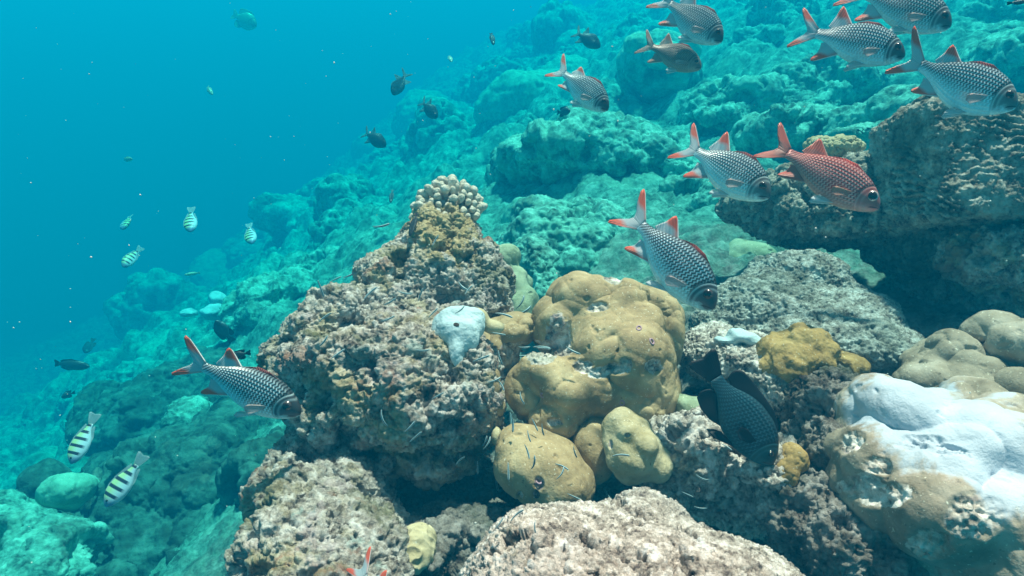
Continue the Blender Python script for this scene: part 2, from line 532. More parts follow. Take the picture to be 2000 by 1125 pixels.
c1 = rock_color(nt, co, TEAL, 15, [((.2, .5, .38), 2.5, .52, .66, .6), ((.05, .08, .06), 3, .55, .68, .6)])
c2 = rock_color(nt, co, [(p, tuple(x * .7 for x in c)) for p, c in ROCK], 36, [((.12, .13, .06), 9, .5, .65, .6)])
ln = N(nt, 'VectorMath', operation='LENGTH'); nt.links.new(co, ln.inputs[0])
c1 = mix(nt, ramp(nt, math_(nt, 'MULTIPLY', ln.outputs['Value'], .2), [(.36, g3(0)), (.56, g3(1))]), c2, c1)  # turns teal away from the camera: water haze painted into the ground
nt.links.new(c1, b_.inputs['Base Color'])
b_.inputs['Roughness'].default_value = .95; b_.inputs['Specular IOR Level'].default_value = .1
bump(nt, b_, noise(nt, co, 38, 8, .75), .03)
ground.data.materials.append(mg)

# the air of this place is water: one closed box of tinted haze
hz = bpy.data.meshes.new('haze')
x0, x1, y0, y1, z0, z1 = -48, 48, -6, 52, -32, .9
hz.from_pydata([(x, y, z) for x in (x0, x1) for y in (y0, y1) for z in (z0, z1)], [],
               [(0, 1, 3, 2), (4, 6, 7, 5), (0, 4, 5, 1), (2, 3, 7, 6), (0, 2, 6, 4), (1, 5, 7, 3)])
haze = link('haze', hz)
tag(haze, 'blue sea water that fades the reef with distance', None, None, 'stuff')
mh = bpy.data.materials.new('sea_water_haze'); mh.use_nodes = True
nt = mh.node_tree
nt.nodes.remove(nt.nodes['Principled BSDF'])
pv = N(nt, 'VolumePrincipled')
SS = np.array([.0002, .0460, .0910])      # scattering per metre
ST = np.array([.50, .080, .089])        # extinction per metre
D = ST.max() * 1.02
c_ = SS / D
ab = (1 - np.clip((ST - SS) / (D * (1 - c_)), 0, 1)) ** 2
pv.inputs['Color'].default_value = (*c_, 1)
pv.inputs['Density'].default_value = D
pv.inputs['Absorption Color'].default_value = (*ab, 1)
pv.inputs['Anisotropy'].default_value = 0.0
nt.links.new(pv.outputs[0], nt.nodes['Material Output'].inputs['Volume'])
hz.materials.append(mh)
#@@REEF
# ------------------------------------------------------------------ near reef
build_mass('rock_pinnacle', 'rough encrusted rock cone with a tan top under the knobby white coral', 'rock', MR,
    [(872, 458, 58, 58, 1.52, .09), (860, 525, 108, 84, 1.48, .14), (910, 565, 76, 80, 1.46, .12), (790, 555, 85, 70, 1.45, .13), (950, 575, 36, 50, 1.45, .07),
     (850, 640, 130, 80, 1.42, .14)], .0045, .05, bleach=[(800, 405), (860, 385), (925, 405), (940, 470), (900, 520), (830, 500), (790, 460)])
build_mass('reef_rock', 'large crusty overhanging rock with the white sponge on its right shoulder', 'rock', MR,
    [(760, 700, 180, 95, 1.30, .2), (700, 640, 80, 75, 1.34, .12), (650, 640, 70, 70, 1.36, .1), (830, 770, 125, 105, 1.24, .17), (600, 715, 70, 60, 1.33, .12),
     (700, 790, 125, 80, 1.28, .17), (850, 860, 80, 55, 1.25, .12), (910, 760, 50, 90, 1.24, .1), (712, 595, 28, 20, 1.32, .05), (680, 640, 40, 14, 1.22, .06, 10, 'e-')], .0045, .05)
build_mass('reef_rock', 'mottled pinkish boulder low on the left below the overhanging rock', 'rock', MR,
    [(612, 990, 100, 92, 1.14, .16), (600, 1070, 96, 105, 1.05, .17), (690, 960, 80, 70, 1.16, .12), (640, 1110, 160, 90, .98, .15), (570, 1140, 80, 75, 1.0, .14), (730, 1090, 60, 90, 1.1, .1), (650, 905, 75, 45, 1.25, .1), (575, 940, 55, 60, 1.2, .12), (625, 890, 60, 55, 1.27, .1)], .0045, .05)
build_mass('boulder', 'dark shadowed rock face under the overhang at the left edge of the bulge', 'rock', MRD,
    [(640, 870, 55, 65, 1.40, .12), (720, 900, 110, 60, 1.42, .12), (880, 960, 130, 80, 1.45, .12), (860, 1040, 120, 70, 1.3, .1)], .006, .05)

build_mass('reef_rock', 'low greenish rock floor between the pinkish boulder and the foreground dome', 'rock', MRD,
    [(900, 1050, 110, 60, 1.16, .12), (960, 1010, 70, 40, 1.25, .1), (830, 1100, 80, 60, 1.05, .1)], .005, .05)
build_mass('ridged_coral', 'small pale coral with winding ridges at the foot of the pinkish boulder', 'coral', MPP,
    [(815, 1062, 36, 36, 1.0, .035), (800, 1085, 40, 30, .98, .035)], .0026, .02, [[('f', 14, .006, 2)], [('r', 55, .0045, 1)]])
# foreground speckled dome
build_mass('coral_dome', 'broad pale granular coral dome filling the bottom centre foreground', 'coral', MR2,
    [(1060, 1128, 125, 115, .78, .13), (1280, 1160, 200, 126, .76, .17), (1190, 1250, 320, 160, .72, .22), (1440, 1205, 170, 110, .76, .15), (1262, 1030, 60, 44, .86, .06)], .0032, .05,
    [[('f', 7, .010, 3), ('w', 20, .010)], [('k', 75, .008), ('p', 30, .014, .3)], [('k', 170, .0085), ('p', 80, .006, .3), ('f', 260, .003, 2)]])

# brown lobe coral, centre
build_mass('lobe_coral', 'big mustard brown lumpy coral head with a dark curved scar on its face', 'coral', MP,
    [(1128, 590, 61.2, 54.56, 1.35, 0.1), (1194.5, 620, 85.5, 66, 1.35, 0.12), (1265.75, 610, 49.5, 52.8, 1.36, 0.09), (1213.5, 690, 100.8, 83.6, 1.26, 0.12), (1242, 760, 73.8, 88, 1.27, 0.12), (1151.75, 740, 85.5, 83.6, 1.27, 0.12),
     (1080.5, 640, 40.5, 52.8, 1.35, 0.09), (1303.75, 650, 23.4, 52.8, 1.31, 0.06), (1058.65, 725, 32.4, 35.2, 1.22, 0.05), (1099.5, 765, 37.8, 39.6, 1.19, 0.05), (1090, 815, 67.5, 48.4, 1.24, 0.09), (1023.5, 770, 28.8, 52.8, 1.26, 0.06), (1151.75, 640, 31.5, 22.88, 1.29, 0.05), (1090, 630, 19.8, 22.88, 1.29, 0.05),
     (1223, 580, 36, 26.4, 1.3, 0.05), (1270.5, 640, 27, 35.2, 1.24, 0.05)], .0042, .028, LUMPY,
    scars=[(1140, 716, 18, 13), (1170, 728, 22, 12), (1200, 720, 22, 10), (1222, 712, 12, 12), (1085, 825, 14, 7), (1090, 660, 24, 38), (1195, 548, 20, 12), (1168, 603, 22, 10), (1060, 690, 30, 25), (1010, 640, 20, 30), (1275, 715, 16, 14)])
build_mass('lobe_coral', 'smooth brown coral lobe low in the centre with small purple marks', 'coral', MP,
    [(1045, 905, 80, 68, 1.12, .09), (1090, 950, 70, 62, 1.09, .08), (1020, 870, 35, 40, 1.15, .06)], .004, .03, SMOOTH, knobs=None, scars=[(1052, 945, 9, 13), (1045, 968, 6, 10), (1014, 970, 6, 8)])
build_mass('lobe_coral', 'narrow brown coral tongue hanging between two larger lobes', 'coral', MP, [(1160, 890, 36, 62, 1.17, .06), (1150, 850, 36, 45, 1.2, .06)], .004, .03, SMOOTH)
build_mass('lobe_coral', 'small pale knobby coral below the scarred coral head', 'coral', MPP,
    [(1222, 845, 34, 38, 1.07, .045), (1235, 890, 42, 42, 1.06, .05), (1252, 862, 30, 32, 1.05, .045), (1282, 908, 26, 23, 1.05, .035), (1205, 870, 22, 30, 1.07, .035)], .003, .012, knobs=(.032, .021, .5, -.3, .2), layers=[[('f', 12, .004, 2)], [('f', 60, .0012, 3)]], scars=[(1225, 851, 5, 4), (1192, 868, 4, 8)])
build_mass('lobe_coral', 'brown coral ridge left of the scarred coral head, grown over with algae', 'coral', MP,
    [(1005, 645, 45, 30, 1.34, .07, 30), (975, 690, 32, 45, 1.33, .06, 20), (962, 650, 20, 24, 1.36, .05)], .004, .014, LUMPY, scars=[(1010, 690, 30, 26), (975, 715, 14, 26)])
build_mass('lobe_coral', 'little rounded brown coral knob beside the white sponge rock', 'coral', MP, [(960, 750, 21, 32, 1.2, .035), (972, 790, 18, 26, 1.22, .035)], .003, .02, SMOOTH)
build_mass('lobe_coral', 'tiny pale coral bulb tucked in the dark gap left of the low lobe', 'coral', MPP, [(969, 850, 11, 18, 1.17, .02)], .002, .01, [[('f', 30, .002, 2)]])
build_mass('lobe_coral', 'grey green finger lobes in shade behind the rock cone', 'coral', MPG,
    [(985, 520, 26, 34, 1.75, .05), (1005, 560, 26, 40, 1.72, .06), (1015, 600, 24, 40, 1.68, .06), (985, 610, 40, 40, 1.66, .06)], .004, .015, SMOOTH, knobs=(.055, .038, .45, 0, .3))
build_mass('sponge', 'smooth blue white sponge with one dark hole on the rock', 'sponge', MPW,
    [(896, 632, 50, 31, 1.19, .022, -8), (876, 652, 34, 28, 1.18, .02), (905, 660, 30, 36, 1.17, .022), (893, 700, 14, 26, 1.15, .018), (925, 625, 20, 20, 1.2, .02)], .0025, .02,
    [[('f', 14, .007, 2), ('w', 30, .006)], [('f', 80, .0012, 2)]])
build_mass('sponge', 'pale folded rim of sponge behind the blue white sponge', 'sponge', MPP, [(938, 622, 16, 22, 1.24, .02, 30), (965, 640, 20, 14, 1.24, .02)], .0025, .012, [[('f', 25, .003, 2)]])

# right hand rocks
build_mass('reef_rock', 'pink and white crusted rock shelf under the dark damselfish', 'rock', MR2,
    [(1350, 860, 75, 45, 1.12, .1), (1440, 905, 110, 60, 1.1, .12), (1330, 920, 60, 40, 1.15, .1), (1550, 985, 90, 70, 1.08, .12), (1400, 960, 120, 50, 1.15, .12)], .004, .05)
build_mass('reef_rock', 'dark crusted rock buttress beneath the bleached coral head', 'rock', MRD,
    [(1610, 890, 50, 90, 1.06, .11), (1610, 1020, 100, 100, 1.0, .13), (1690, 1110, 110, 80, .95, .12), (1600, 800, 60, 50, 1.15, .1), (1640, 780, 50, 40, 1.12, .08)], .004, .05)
build_mass('reef_rock', 'grey speckled rock behind the tail of the dark damselfish', 'rock', MR2,
    [(1440, 700, 85, 52, 1.32, .1), (1500, 740, 75, 55, 1.27, .1), (1380, 690, 40, 40, 1.38, .08), (1560, 770, 80, 45, 1.22, .1)], .004, .05, RUBBLE)
build_mass('reef_rock', 'pale rubble covered hump at the mouth of the dark cave', 'rock', MRG,
    [(1545, 550, 82, 58, 1.62, .16), (1470, 600, 90, 60, 1.55, .16), (1600, 620, 120, 60, 1.55, .2), (1660, 680, 120, 60, 1.42, .2), (1400, 640, 50, 40, 1.5, .1), (1560, 670, 120, 50, 1.42, .15)], .005, .06, RUBBLE)
build_mass('coral', 'mustard yellow folded coral cushion on the speckled rock', 'coral', MPY,
    [(1560, 680, 54, 34, 1.22, .055), (1550, 715, 58, 38, 1.2, .05), (1595, 690, 32, 34, 1.21, .045), (1510, 680, 26, 16, 1.24, .04), (1640, 712, 38, 18, 1.24, .045, -20)], .003, .010, knobs=(.036, .022, .4, 0, .3), layers=[[('f', 14, .006, 2), ('r', 22, .007, 1)], [('f', 60, .0025, 3)]])
build_mass('sponge', 'small white sponge cap on top of the grey speckled rock', 'sponge', MPW, [(1448, 658, 26, 11, 1.27, .03), (1418, 664, 24, 9, 1.28, .03), (1470, 668, 16, 8, 1.26, .02), (1436, 652, 12, 8, 1.27, .015)], .003, .010, [[('f', 22, .007, 2), ('w', 40, .005)]])
build_mass('coral', 'smooth grey brown coral knob wedged right of the scarred coral head', 'coral', MPG, [(1352, 800, 32, 24, 1.19, .04), (1330, 785, 16, 16, 1.2, .03)], .003, .015, SMOOTH)
build_mass('coral', 'yellow green coral tuft under the snout of the dark damselfish', 'coral', MPY, [(1552, 895, 24, 28, 1.0, .03), (1535, 925, 22, 26, .99, .03)], .003, .012, [[('f', 25, .006, 2)], [('k', 110, .006)]])

BLEACH = [(1650, 800), (1690, 770), (1738, 722), (1800, 745), (1880, 775), (1945, 790), (2010, 850), (2060, 900), (2060, 1000), (1960, 1000), (1900, 970), (1845, 945), (1790, 900), (1720, 870), (1680, 850)]
build_mass('lobe_coral', 'massive coral head with a bleached blue white top on the right edge', 'coral', MPR,
    [(1740, 805, 73.71, 60.984, 0.975, 0.1), (1850, 850, 122.85, 78.54, 0.945, 0.15), (1940, 900, 132.3, 97.02, 0.915, 0.17), (1800, 960, 132.3, 101.64, 0.895, 0.15), (1930, 1040, 141.75, 120.12, 0.855, 0.15), (1700, 900, 66.15, 73.92, 0.945, 0.1), (1920, 790, 56.7, 36.96, 0.995, 0.08), (2060, 900, 94.5, 92.4, 0.945, 0.15)],
    .004, .022, LUMPR, bleach=BLEACH,
    scars=[(1800, 875, 46, 16), (1850, 895, 36, 12), (1670, 870, 26, 20), (1720, 915, 22, 16), (1900, 1010, 50, 38), (1740, 970, 50, 20), (1820, 1050, 40, 24), (1690, 950, 40, 22)])
build_mass('lobe_coral', 'rounded pinkish coral knobs behind the bleached coral head', 'coral', MPR,
    [(1850, 700, 42, 48, 1.17, .07), (1890, 725, 52, 40, 1.15, .07), (1800, 715, 40, 30, 1.19, .06), (1840, 750, 80, 40, 1.14, .08)], .004, .014, LUMPY)
build_mass('lobe_coral', 'tall pinkish domed coral at the right edge above the knobs', 'coral', MPR,
    [(1965, 665, 66, 48, 1.14, .08), (2010, 700, 70, 60, 1.13, .08)], .004, .014, LUMPR)
build_mass('lobe_coral', 'pinkish coral knob at the right edge between dome and bleached head', 'coral', MPR, [(1990, 760, 50, 42, 1.06, .07), (2020, 800, 50, 40, 1.03, .07)], .004, .016, SMOOTH)

# overhanging ledge with the dark cave under it
build_mass('rock_block', 'upright square sided dark rock block with a wrinkled lit top edge', 'rock', MRK,
    [(1852, 325, 92, 112, 1.42, .13, 3, 'b'), (1960, 350, 70, 84, 1.44, .14, -6, 'b'), (1830, 225, 50, 22, 1.5, .1, -8, 'b')], .0045, .04,
    [[('f', 5, .008, 3)], [('h', 68, .0042), ('f', 16, .008, 2), ('f', 40, .004, 2)], [('r', 90, .003, 2), ('f', 160, .002, 2)]])
build_mass('reef_rock', 'long overhanging rock ledge with a pale crusted top beneath the red fish', 'rock', MRK,
    [(1480, 395, 62, 34, 1.85, .2), (1590, 375, 110, 48, 1.8, .28), (1700, 360, 80, 50, 1.75, .25), (1690, 430, 140, 42, 1.7, .2), (1570, 430, 90, 36, 1.75, .2), (1850, 490, 120, 50, 1.65, .2)], .006, .06)
build_mass('reef_rock', 'crusty brown rock wall below the square block at the right edge', 'rock', MR,
    [(1940, 500, 80, 60, 1.42, .12), (1990, 560, 80, 80, 1.5, .14), (1850, 560, 90, 70, 1.75, .15), (2040, 440, 80, 90, 1.4, .12)], .006, .06)
build_mass('coral', 'cream branching coral tuft on the ledge behind the red fish', 'coral', MPP,
    [(1640, 290, 40, 22, 1.75, .06), (1600, 285, 25, 16, 1.78, .05)], .003, .02, [[('f', 20, .01, 2)], [('k', 90, .02)]])

# ------------------------------------------------------------------ middle distance: boulders and coral heads one can tell apart
def mid(name, label, cat, blobs, mat=MT, h=.014, k=.12, layers=MIDROCK, sub=1, group=None):
    f = FD(blobs[0][4]) / blobs[0][4]
    blobs = [(b[0], b[1], b[2], b[3], FD(b[4]), b[5] * f) + tuple(b[6:]) for b in blobs]
    layers = [[(L[0], L[1] / f, L[2] * f) + tuple(L[3:]) for L in st] for st in layers]
    return build_mass(name, label, cat, mat, blobs, h * f, k * f, layers, sub, 2, group=group)

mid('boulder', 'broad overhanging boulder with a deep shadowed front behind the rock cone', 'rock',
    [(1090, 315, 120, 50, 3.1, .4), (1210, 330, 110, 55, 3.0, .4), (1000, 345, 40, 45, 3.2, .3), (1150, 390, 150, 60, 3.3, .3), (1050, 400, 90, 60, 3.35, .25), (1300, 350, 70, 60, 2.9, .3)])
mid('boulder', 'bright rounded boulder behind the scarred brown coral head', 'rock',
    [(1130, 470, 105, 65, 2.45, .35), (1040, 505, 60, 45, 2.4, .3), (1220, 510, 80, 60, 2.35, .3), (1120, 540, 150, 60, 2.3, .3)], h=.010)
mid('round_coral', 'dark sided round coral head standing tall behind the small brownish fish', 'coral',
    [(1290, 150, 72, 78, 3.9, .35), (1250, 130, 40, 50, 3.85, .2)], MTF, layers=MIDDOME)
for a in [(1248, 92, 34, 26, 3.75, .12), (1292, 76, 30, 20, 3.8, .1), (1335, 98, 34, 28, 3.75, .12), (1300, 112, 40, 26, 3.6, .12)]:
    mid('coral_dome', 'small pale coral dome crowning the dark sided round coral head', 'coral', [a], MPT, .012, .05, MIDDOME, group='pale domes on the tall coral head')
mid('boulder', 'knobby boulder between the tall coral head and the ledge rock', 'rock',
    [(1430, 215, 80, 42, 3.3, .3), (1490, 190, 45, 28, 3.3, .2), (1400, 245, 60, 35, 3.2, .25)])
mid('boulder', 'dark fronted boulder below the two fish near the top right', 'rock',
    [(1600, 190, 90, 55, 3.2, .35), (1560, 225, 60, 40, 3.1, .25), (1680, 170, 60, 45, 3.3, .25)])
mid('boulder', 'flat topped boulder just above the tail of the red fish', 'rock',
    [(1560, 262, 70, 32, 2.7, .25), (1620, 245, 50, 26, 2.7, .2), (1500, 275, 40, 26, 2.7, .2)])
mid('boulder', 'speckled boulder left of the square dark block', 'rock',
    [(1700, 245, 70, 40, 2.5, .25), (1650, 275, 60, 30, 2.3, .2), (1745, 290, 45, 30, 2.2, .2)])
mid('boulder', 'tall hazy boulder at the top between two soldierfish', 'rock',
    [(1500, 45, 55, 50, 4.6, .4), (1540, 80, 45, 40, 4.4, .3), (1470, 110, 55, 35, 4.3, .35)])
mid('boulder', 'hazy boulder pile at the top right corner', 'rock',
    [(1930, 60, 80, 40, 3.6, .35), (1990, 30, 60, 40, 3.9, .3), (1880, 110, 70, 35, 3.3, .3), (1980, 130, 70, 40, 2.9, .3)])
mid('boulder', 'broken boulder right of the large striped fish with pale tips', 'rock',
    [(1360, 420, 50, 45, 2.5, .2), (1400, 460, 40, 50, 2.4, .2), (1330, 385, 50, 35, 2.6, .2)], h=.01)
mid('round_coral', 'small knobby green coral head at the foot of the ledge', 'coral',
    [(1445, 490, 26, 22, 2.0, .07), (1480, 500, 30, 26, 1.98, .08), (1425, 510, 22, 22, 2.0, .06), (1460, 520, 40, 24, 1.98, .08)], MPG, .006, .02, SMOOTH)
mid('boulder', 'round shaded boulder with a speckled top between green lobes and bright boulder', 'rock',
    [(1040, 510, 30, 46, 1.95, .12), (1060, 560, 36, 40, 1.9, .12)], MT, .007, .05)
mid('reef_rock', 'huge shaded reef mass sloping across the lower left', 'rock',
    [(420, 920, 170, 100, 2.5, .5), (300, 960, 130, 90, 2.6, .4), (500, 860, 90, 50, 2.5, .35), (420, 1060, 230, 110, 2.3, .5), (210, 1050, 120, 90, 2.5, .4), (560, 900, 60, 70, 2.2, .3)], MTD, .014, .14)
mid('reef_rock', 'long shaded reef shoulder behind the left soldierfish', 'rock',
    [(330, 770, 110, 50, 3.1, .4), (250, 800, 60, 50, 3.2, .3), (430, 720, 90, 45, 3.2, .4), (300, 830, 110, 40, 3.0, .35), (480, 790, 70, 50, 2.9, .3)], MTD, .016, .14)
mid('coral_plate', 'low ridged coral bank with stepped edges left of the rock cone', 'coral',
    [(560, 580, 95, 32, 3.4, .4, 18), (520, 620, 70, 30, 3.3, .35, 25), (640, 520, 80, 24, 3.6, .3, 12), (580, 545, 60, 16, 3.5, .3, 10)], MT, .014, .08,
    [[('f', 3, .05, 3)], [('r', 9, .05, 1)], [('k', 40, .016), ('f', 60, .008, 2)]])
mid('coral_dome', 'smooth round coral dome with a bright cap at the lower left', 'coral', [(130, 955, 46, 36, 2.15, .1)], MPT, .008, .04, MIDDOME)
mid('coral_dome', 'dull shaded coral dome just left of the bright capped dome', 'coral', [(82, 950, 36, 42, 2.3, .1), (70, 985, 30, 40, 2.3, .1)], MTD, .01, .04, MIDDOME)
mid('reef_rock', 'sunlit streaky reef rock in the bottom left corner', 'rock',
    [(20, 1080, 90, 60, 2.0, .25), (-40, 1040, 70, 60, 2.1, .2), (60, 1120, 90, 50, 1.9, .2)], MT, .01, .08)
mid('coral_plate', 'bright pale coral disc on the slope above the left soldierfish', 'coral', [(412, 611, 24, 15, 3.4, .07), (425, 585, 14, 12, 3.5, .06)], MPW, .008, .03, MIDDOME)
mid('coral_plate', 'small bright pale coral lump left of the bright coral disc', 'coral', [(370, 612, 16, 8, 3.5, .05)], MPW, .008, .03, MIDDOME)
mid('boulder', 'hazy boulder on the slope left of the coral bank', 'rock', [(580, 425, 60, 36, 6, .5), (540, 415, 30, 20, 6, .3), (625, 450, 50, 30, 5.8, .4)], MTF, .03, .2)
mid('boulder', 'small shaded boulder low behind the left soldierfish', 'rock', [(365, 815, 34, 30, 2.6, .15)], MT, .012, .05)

# ------------------------------------------------------------------ coral heads and boulders scattered over the slope: prototypes, then copies
def ground_hit(px, py):
    d = .9
    while d < 34:
        p = P(px, py, d)
        if p[2] <= ground_z(p[0], p[1]): return p, d
        d *= 1.03
    return None, None

protos = []
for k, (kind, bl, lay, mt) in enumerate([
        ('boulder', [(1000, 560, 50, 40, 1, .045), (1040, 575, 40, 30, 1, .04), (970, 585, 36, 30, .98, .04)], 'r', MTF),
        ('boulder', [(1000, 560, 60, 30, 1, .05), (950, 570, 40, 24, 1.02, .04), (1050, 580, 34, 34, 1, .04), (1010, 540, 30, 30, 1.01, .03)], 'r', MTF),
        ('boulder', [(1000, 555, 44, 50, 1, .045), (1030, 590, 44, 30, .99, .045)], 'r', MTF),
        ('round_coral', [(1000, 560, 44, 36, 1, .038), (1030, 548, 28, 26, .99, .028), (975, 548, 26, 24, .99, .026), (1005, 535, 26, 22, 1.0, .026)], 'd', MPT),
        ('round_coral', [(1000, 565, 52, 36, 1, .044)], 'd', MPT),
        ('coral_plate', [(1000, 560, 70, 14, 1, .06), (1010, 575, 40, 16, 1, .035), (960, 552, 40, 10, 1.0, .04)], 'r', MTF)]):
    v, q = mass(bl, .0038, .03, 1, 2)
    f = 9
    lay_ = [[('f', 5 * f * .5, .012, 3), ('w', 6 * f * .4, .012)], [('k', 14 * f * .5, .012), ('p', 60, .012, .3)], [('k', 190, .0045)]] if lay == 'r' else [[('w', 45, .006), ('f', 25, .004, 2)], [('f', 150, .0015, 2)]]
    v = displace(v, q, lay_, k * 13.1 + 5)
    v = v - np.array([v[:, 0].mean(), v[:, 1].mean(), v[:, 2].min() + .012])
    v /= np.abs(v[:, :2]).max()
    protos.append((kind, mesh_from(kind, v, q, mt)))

def in_reef(px, py):          # the part of the frame where the far slope shows
    return py > np.interp(px, [0, 200, 450, 600, 660, 760, 900, 1050, 1200, 1400, 2000], [880, 740, 560, 450, 340, 250, 140, 70, 10, -10, -10])
cnt = 0; tries = 0
TXT = {'boulder': ('rough hazy boulder, one of many alike strewn over the distant slope', 'rock', 'boulders strewn over the distant slope'),
       'round_coral': ('rounded pale coral head, one of many alike dotted over the distant slope', 'coral', 'coral heads dotted over the distant slope'),
       'coral_plate': ('flat ragged coral plate, one of many alike jutting from the distant slope', 'coral', 'coral plates on the distant slope')}
while cnt < 520 and tries < 9000:
    tries += 1
    px, py = random.uniform(-60, 2060), random.uniform(-20, 1100)
    if not in_reef(px, py): continue
    p, d = ground_hit(px, py)
    if p is None or d < 2.9 or d > 22: continue
    kind, me = protos[random.choice([0, 0, 1, 1, 2, 2, 3, 3, 4, 5])]
    o = link(kind, me)
    sz = random.choice([14, 18, 24, 32, 40, 50]) if cnt > 60 else random.uniform(50, 95)
    if sz > 50 and d < 6: sz = 50
    sz = sz / FPX * d * random.uniform(.8, 1.25)
    o.location = (p[0], p[1], p[2] - sz * .12)
    o.scale = (sz, sz * random.uniform(.8, 1.2), sz * random.uniform(.7, 1.2))
    o.rotation_euler = (random.uniform(-.25, .25), random.uniform(-.25, .25), random.uniform(0, 6.28))
    l, c, g = TXT[kind]
    tag(o, l, c, g)
    cnt += 1

# ------------------------------------------------------------------ rays used to set small things down on what is built
bpy.context.view_layer.update()
DG = bpy.context.evaluated_depsgraph_get()
def hit(px, py):
    o = M3 @ np.array([(px - W / 2) / FPX, -(py - H / 2) / FPX, 1.0])
    ok, loc, nrm, _, ob, _ = S.ray_cast(DG, Vector((0, 0, 0)), Vector(o))
    if not ok: return None
    return np.array(loc), np.array(nrm), float(np.array(loc) @ CZ)

# ------------------------------------------------------------------ knobby white coral on the cone
def knob_mesh(seed):
    r = random.Random(seed)
    bl = [(1000, 562, 8, 16, 1.192, .008)]
    for _ in range(r.choice([2, 3, 3])):
        bl.append((1000 + r.uniform(-9, 9), 549 + r.uniform(-6, 6), r.uniform(7.5, 11), r.uniform(7.5, 10), 1.192 + r.uniform(-.006, .006), .009))
    v, q = mass(bl, .0022, .008, 1, 1)
    v = v @ M3                     # back to the upright frame of the mould
    v = v - np.array([0, 0, 1.192])
    v = np.stack([v[:, 0], v[:, 2], v[:, 1]], 1)
    v = displace(v, q, [[('f', 90, .0009, 2), ('w', 160, .0016)]], seed * 3.3)
    return v, q
m_knob, nt, b_ = nodes_of('knobby_coral')
co = obj_co(nt)
c_k = ramp(nt, noise(nt, co, 60, 5, .6), [(.3, (.42, .36, .27)), (.5, (.62, .56, .47)), (.7, (.74, .7, .64))])
nt.links.new(c_k, b_.inputs['Base Color']); b_.inputs['Roughness'].default_value = .8
bump(nt, b_, noise(nt, co, 420, 3, .6), .0012)
cc = bpy.data.objects.new('knobby_coral', None); COL.objects.link(cc)
cc.location = P(876, 428, 1.53)
tag(cc, 'cluster of stubby white knobs crowning the tip of the rock cone', 'coral')
vb, qb = mass([(876, 413, 52, 40, 1.53, .06)], .004, .02, 1, 1)
vb = displace(vb, qb, [[('k', 60, .01)]], 3.0)
mb = mesh_from('base', vb - np.array(cc.location), qb, MR)
link('base', mb, cc)
kms = []
for k in range(6):
    v, q = knob_mesh(k + 1)
    kms.append(mesh_from('branch', v, q, m_knob))
ctr = P(876, 413, 1.53)
pts = []
t = 0
while len(pts) < 84 and t < 9000:
    t += 1
    n = rng.normal(size=3); n /= np.linalg.norm(n)
    n_c = M3.T @ n
    if n[2] < -.05 or n_c[2] > .75: continue
    e = M3 @ (n_c * np.array([60 / FPX * 1.53, 54 / FPX * 1.53, .072]))
    if any(np.linalg.norm(e - o) < .0165 for o, _ in pts): continue
    pts.append((e, n))
for k, (e, n) in enumerate(pts):
    o = link('branch', kms[k % 6], cc)
    g = np.array([n[0] * .9, n[1] * .9, n[2] + .25])
    o.rotation_euler = (Vector(g).to_track_quat('Z', 'Y') @ Vector((0, 0, 1)).rotation_difference(Vector((0, 0, 1)))).to_euler()
    o.rotation_euler.rotate_axis('Z', random.uniform(0, 6.28))
    o.location = Vector(ctr + e * .93) - cc.location
    s_ = random.uniform(.55, 1.05)
    o.scale = (s_ * random.uniform(.85, 1.25), s_, s_ * random.uniform(.8, 1.2))

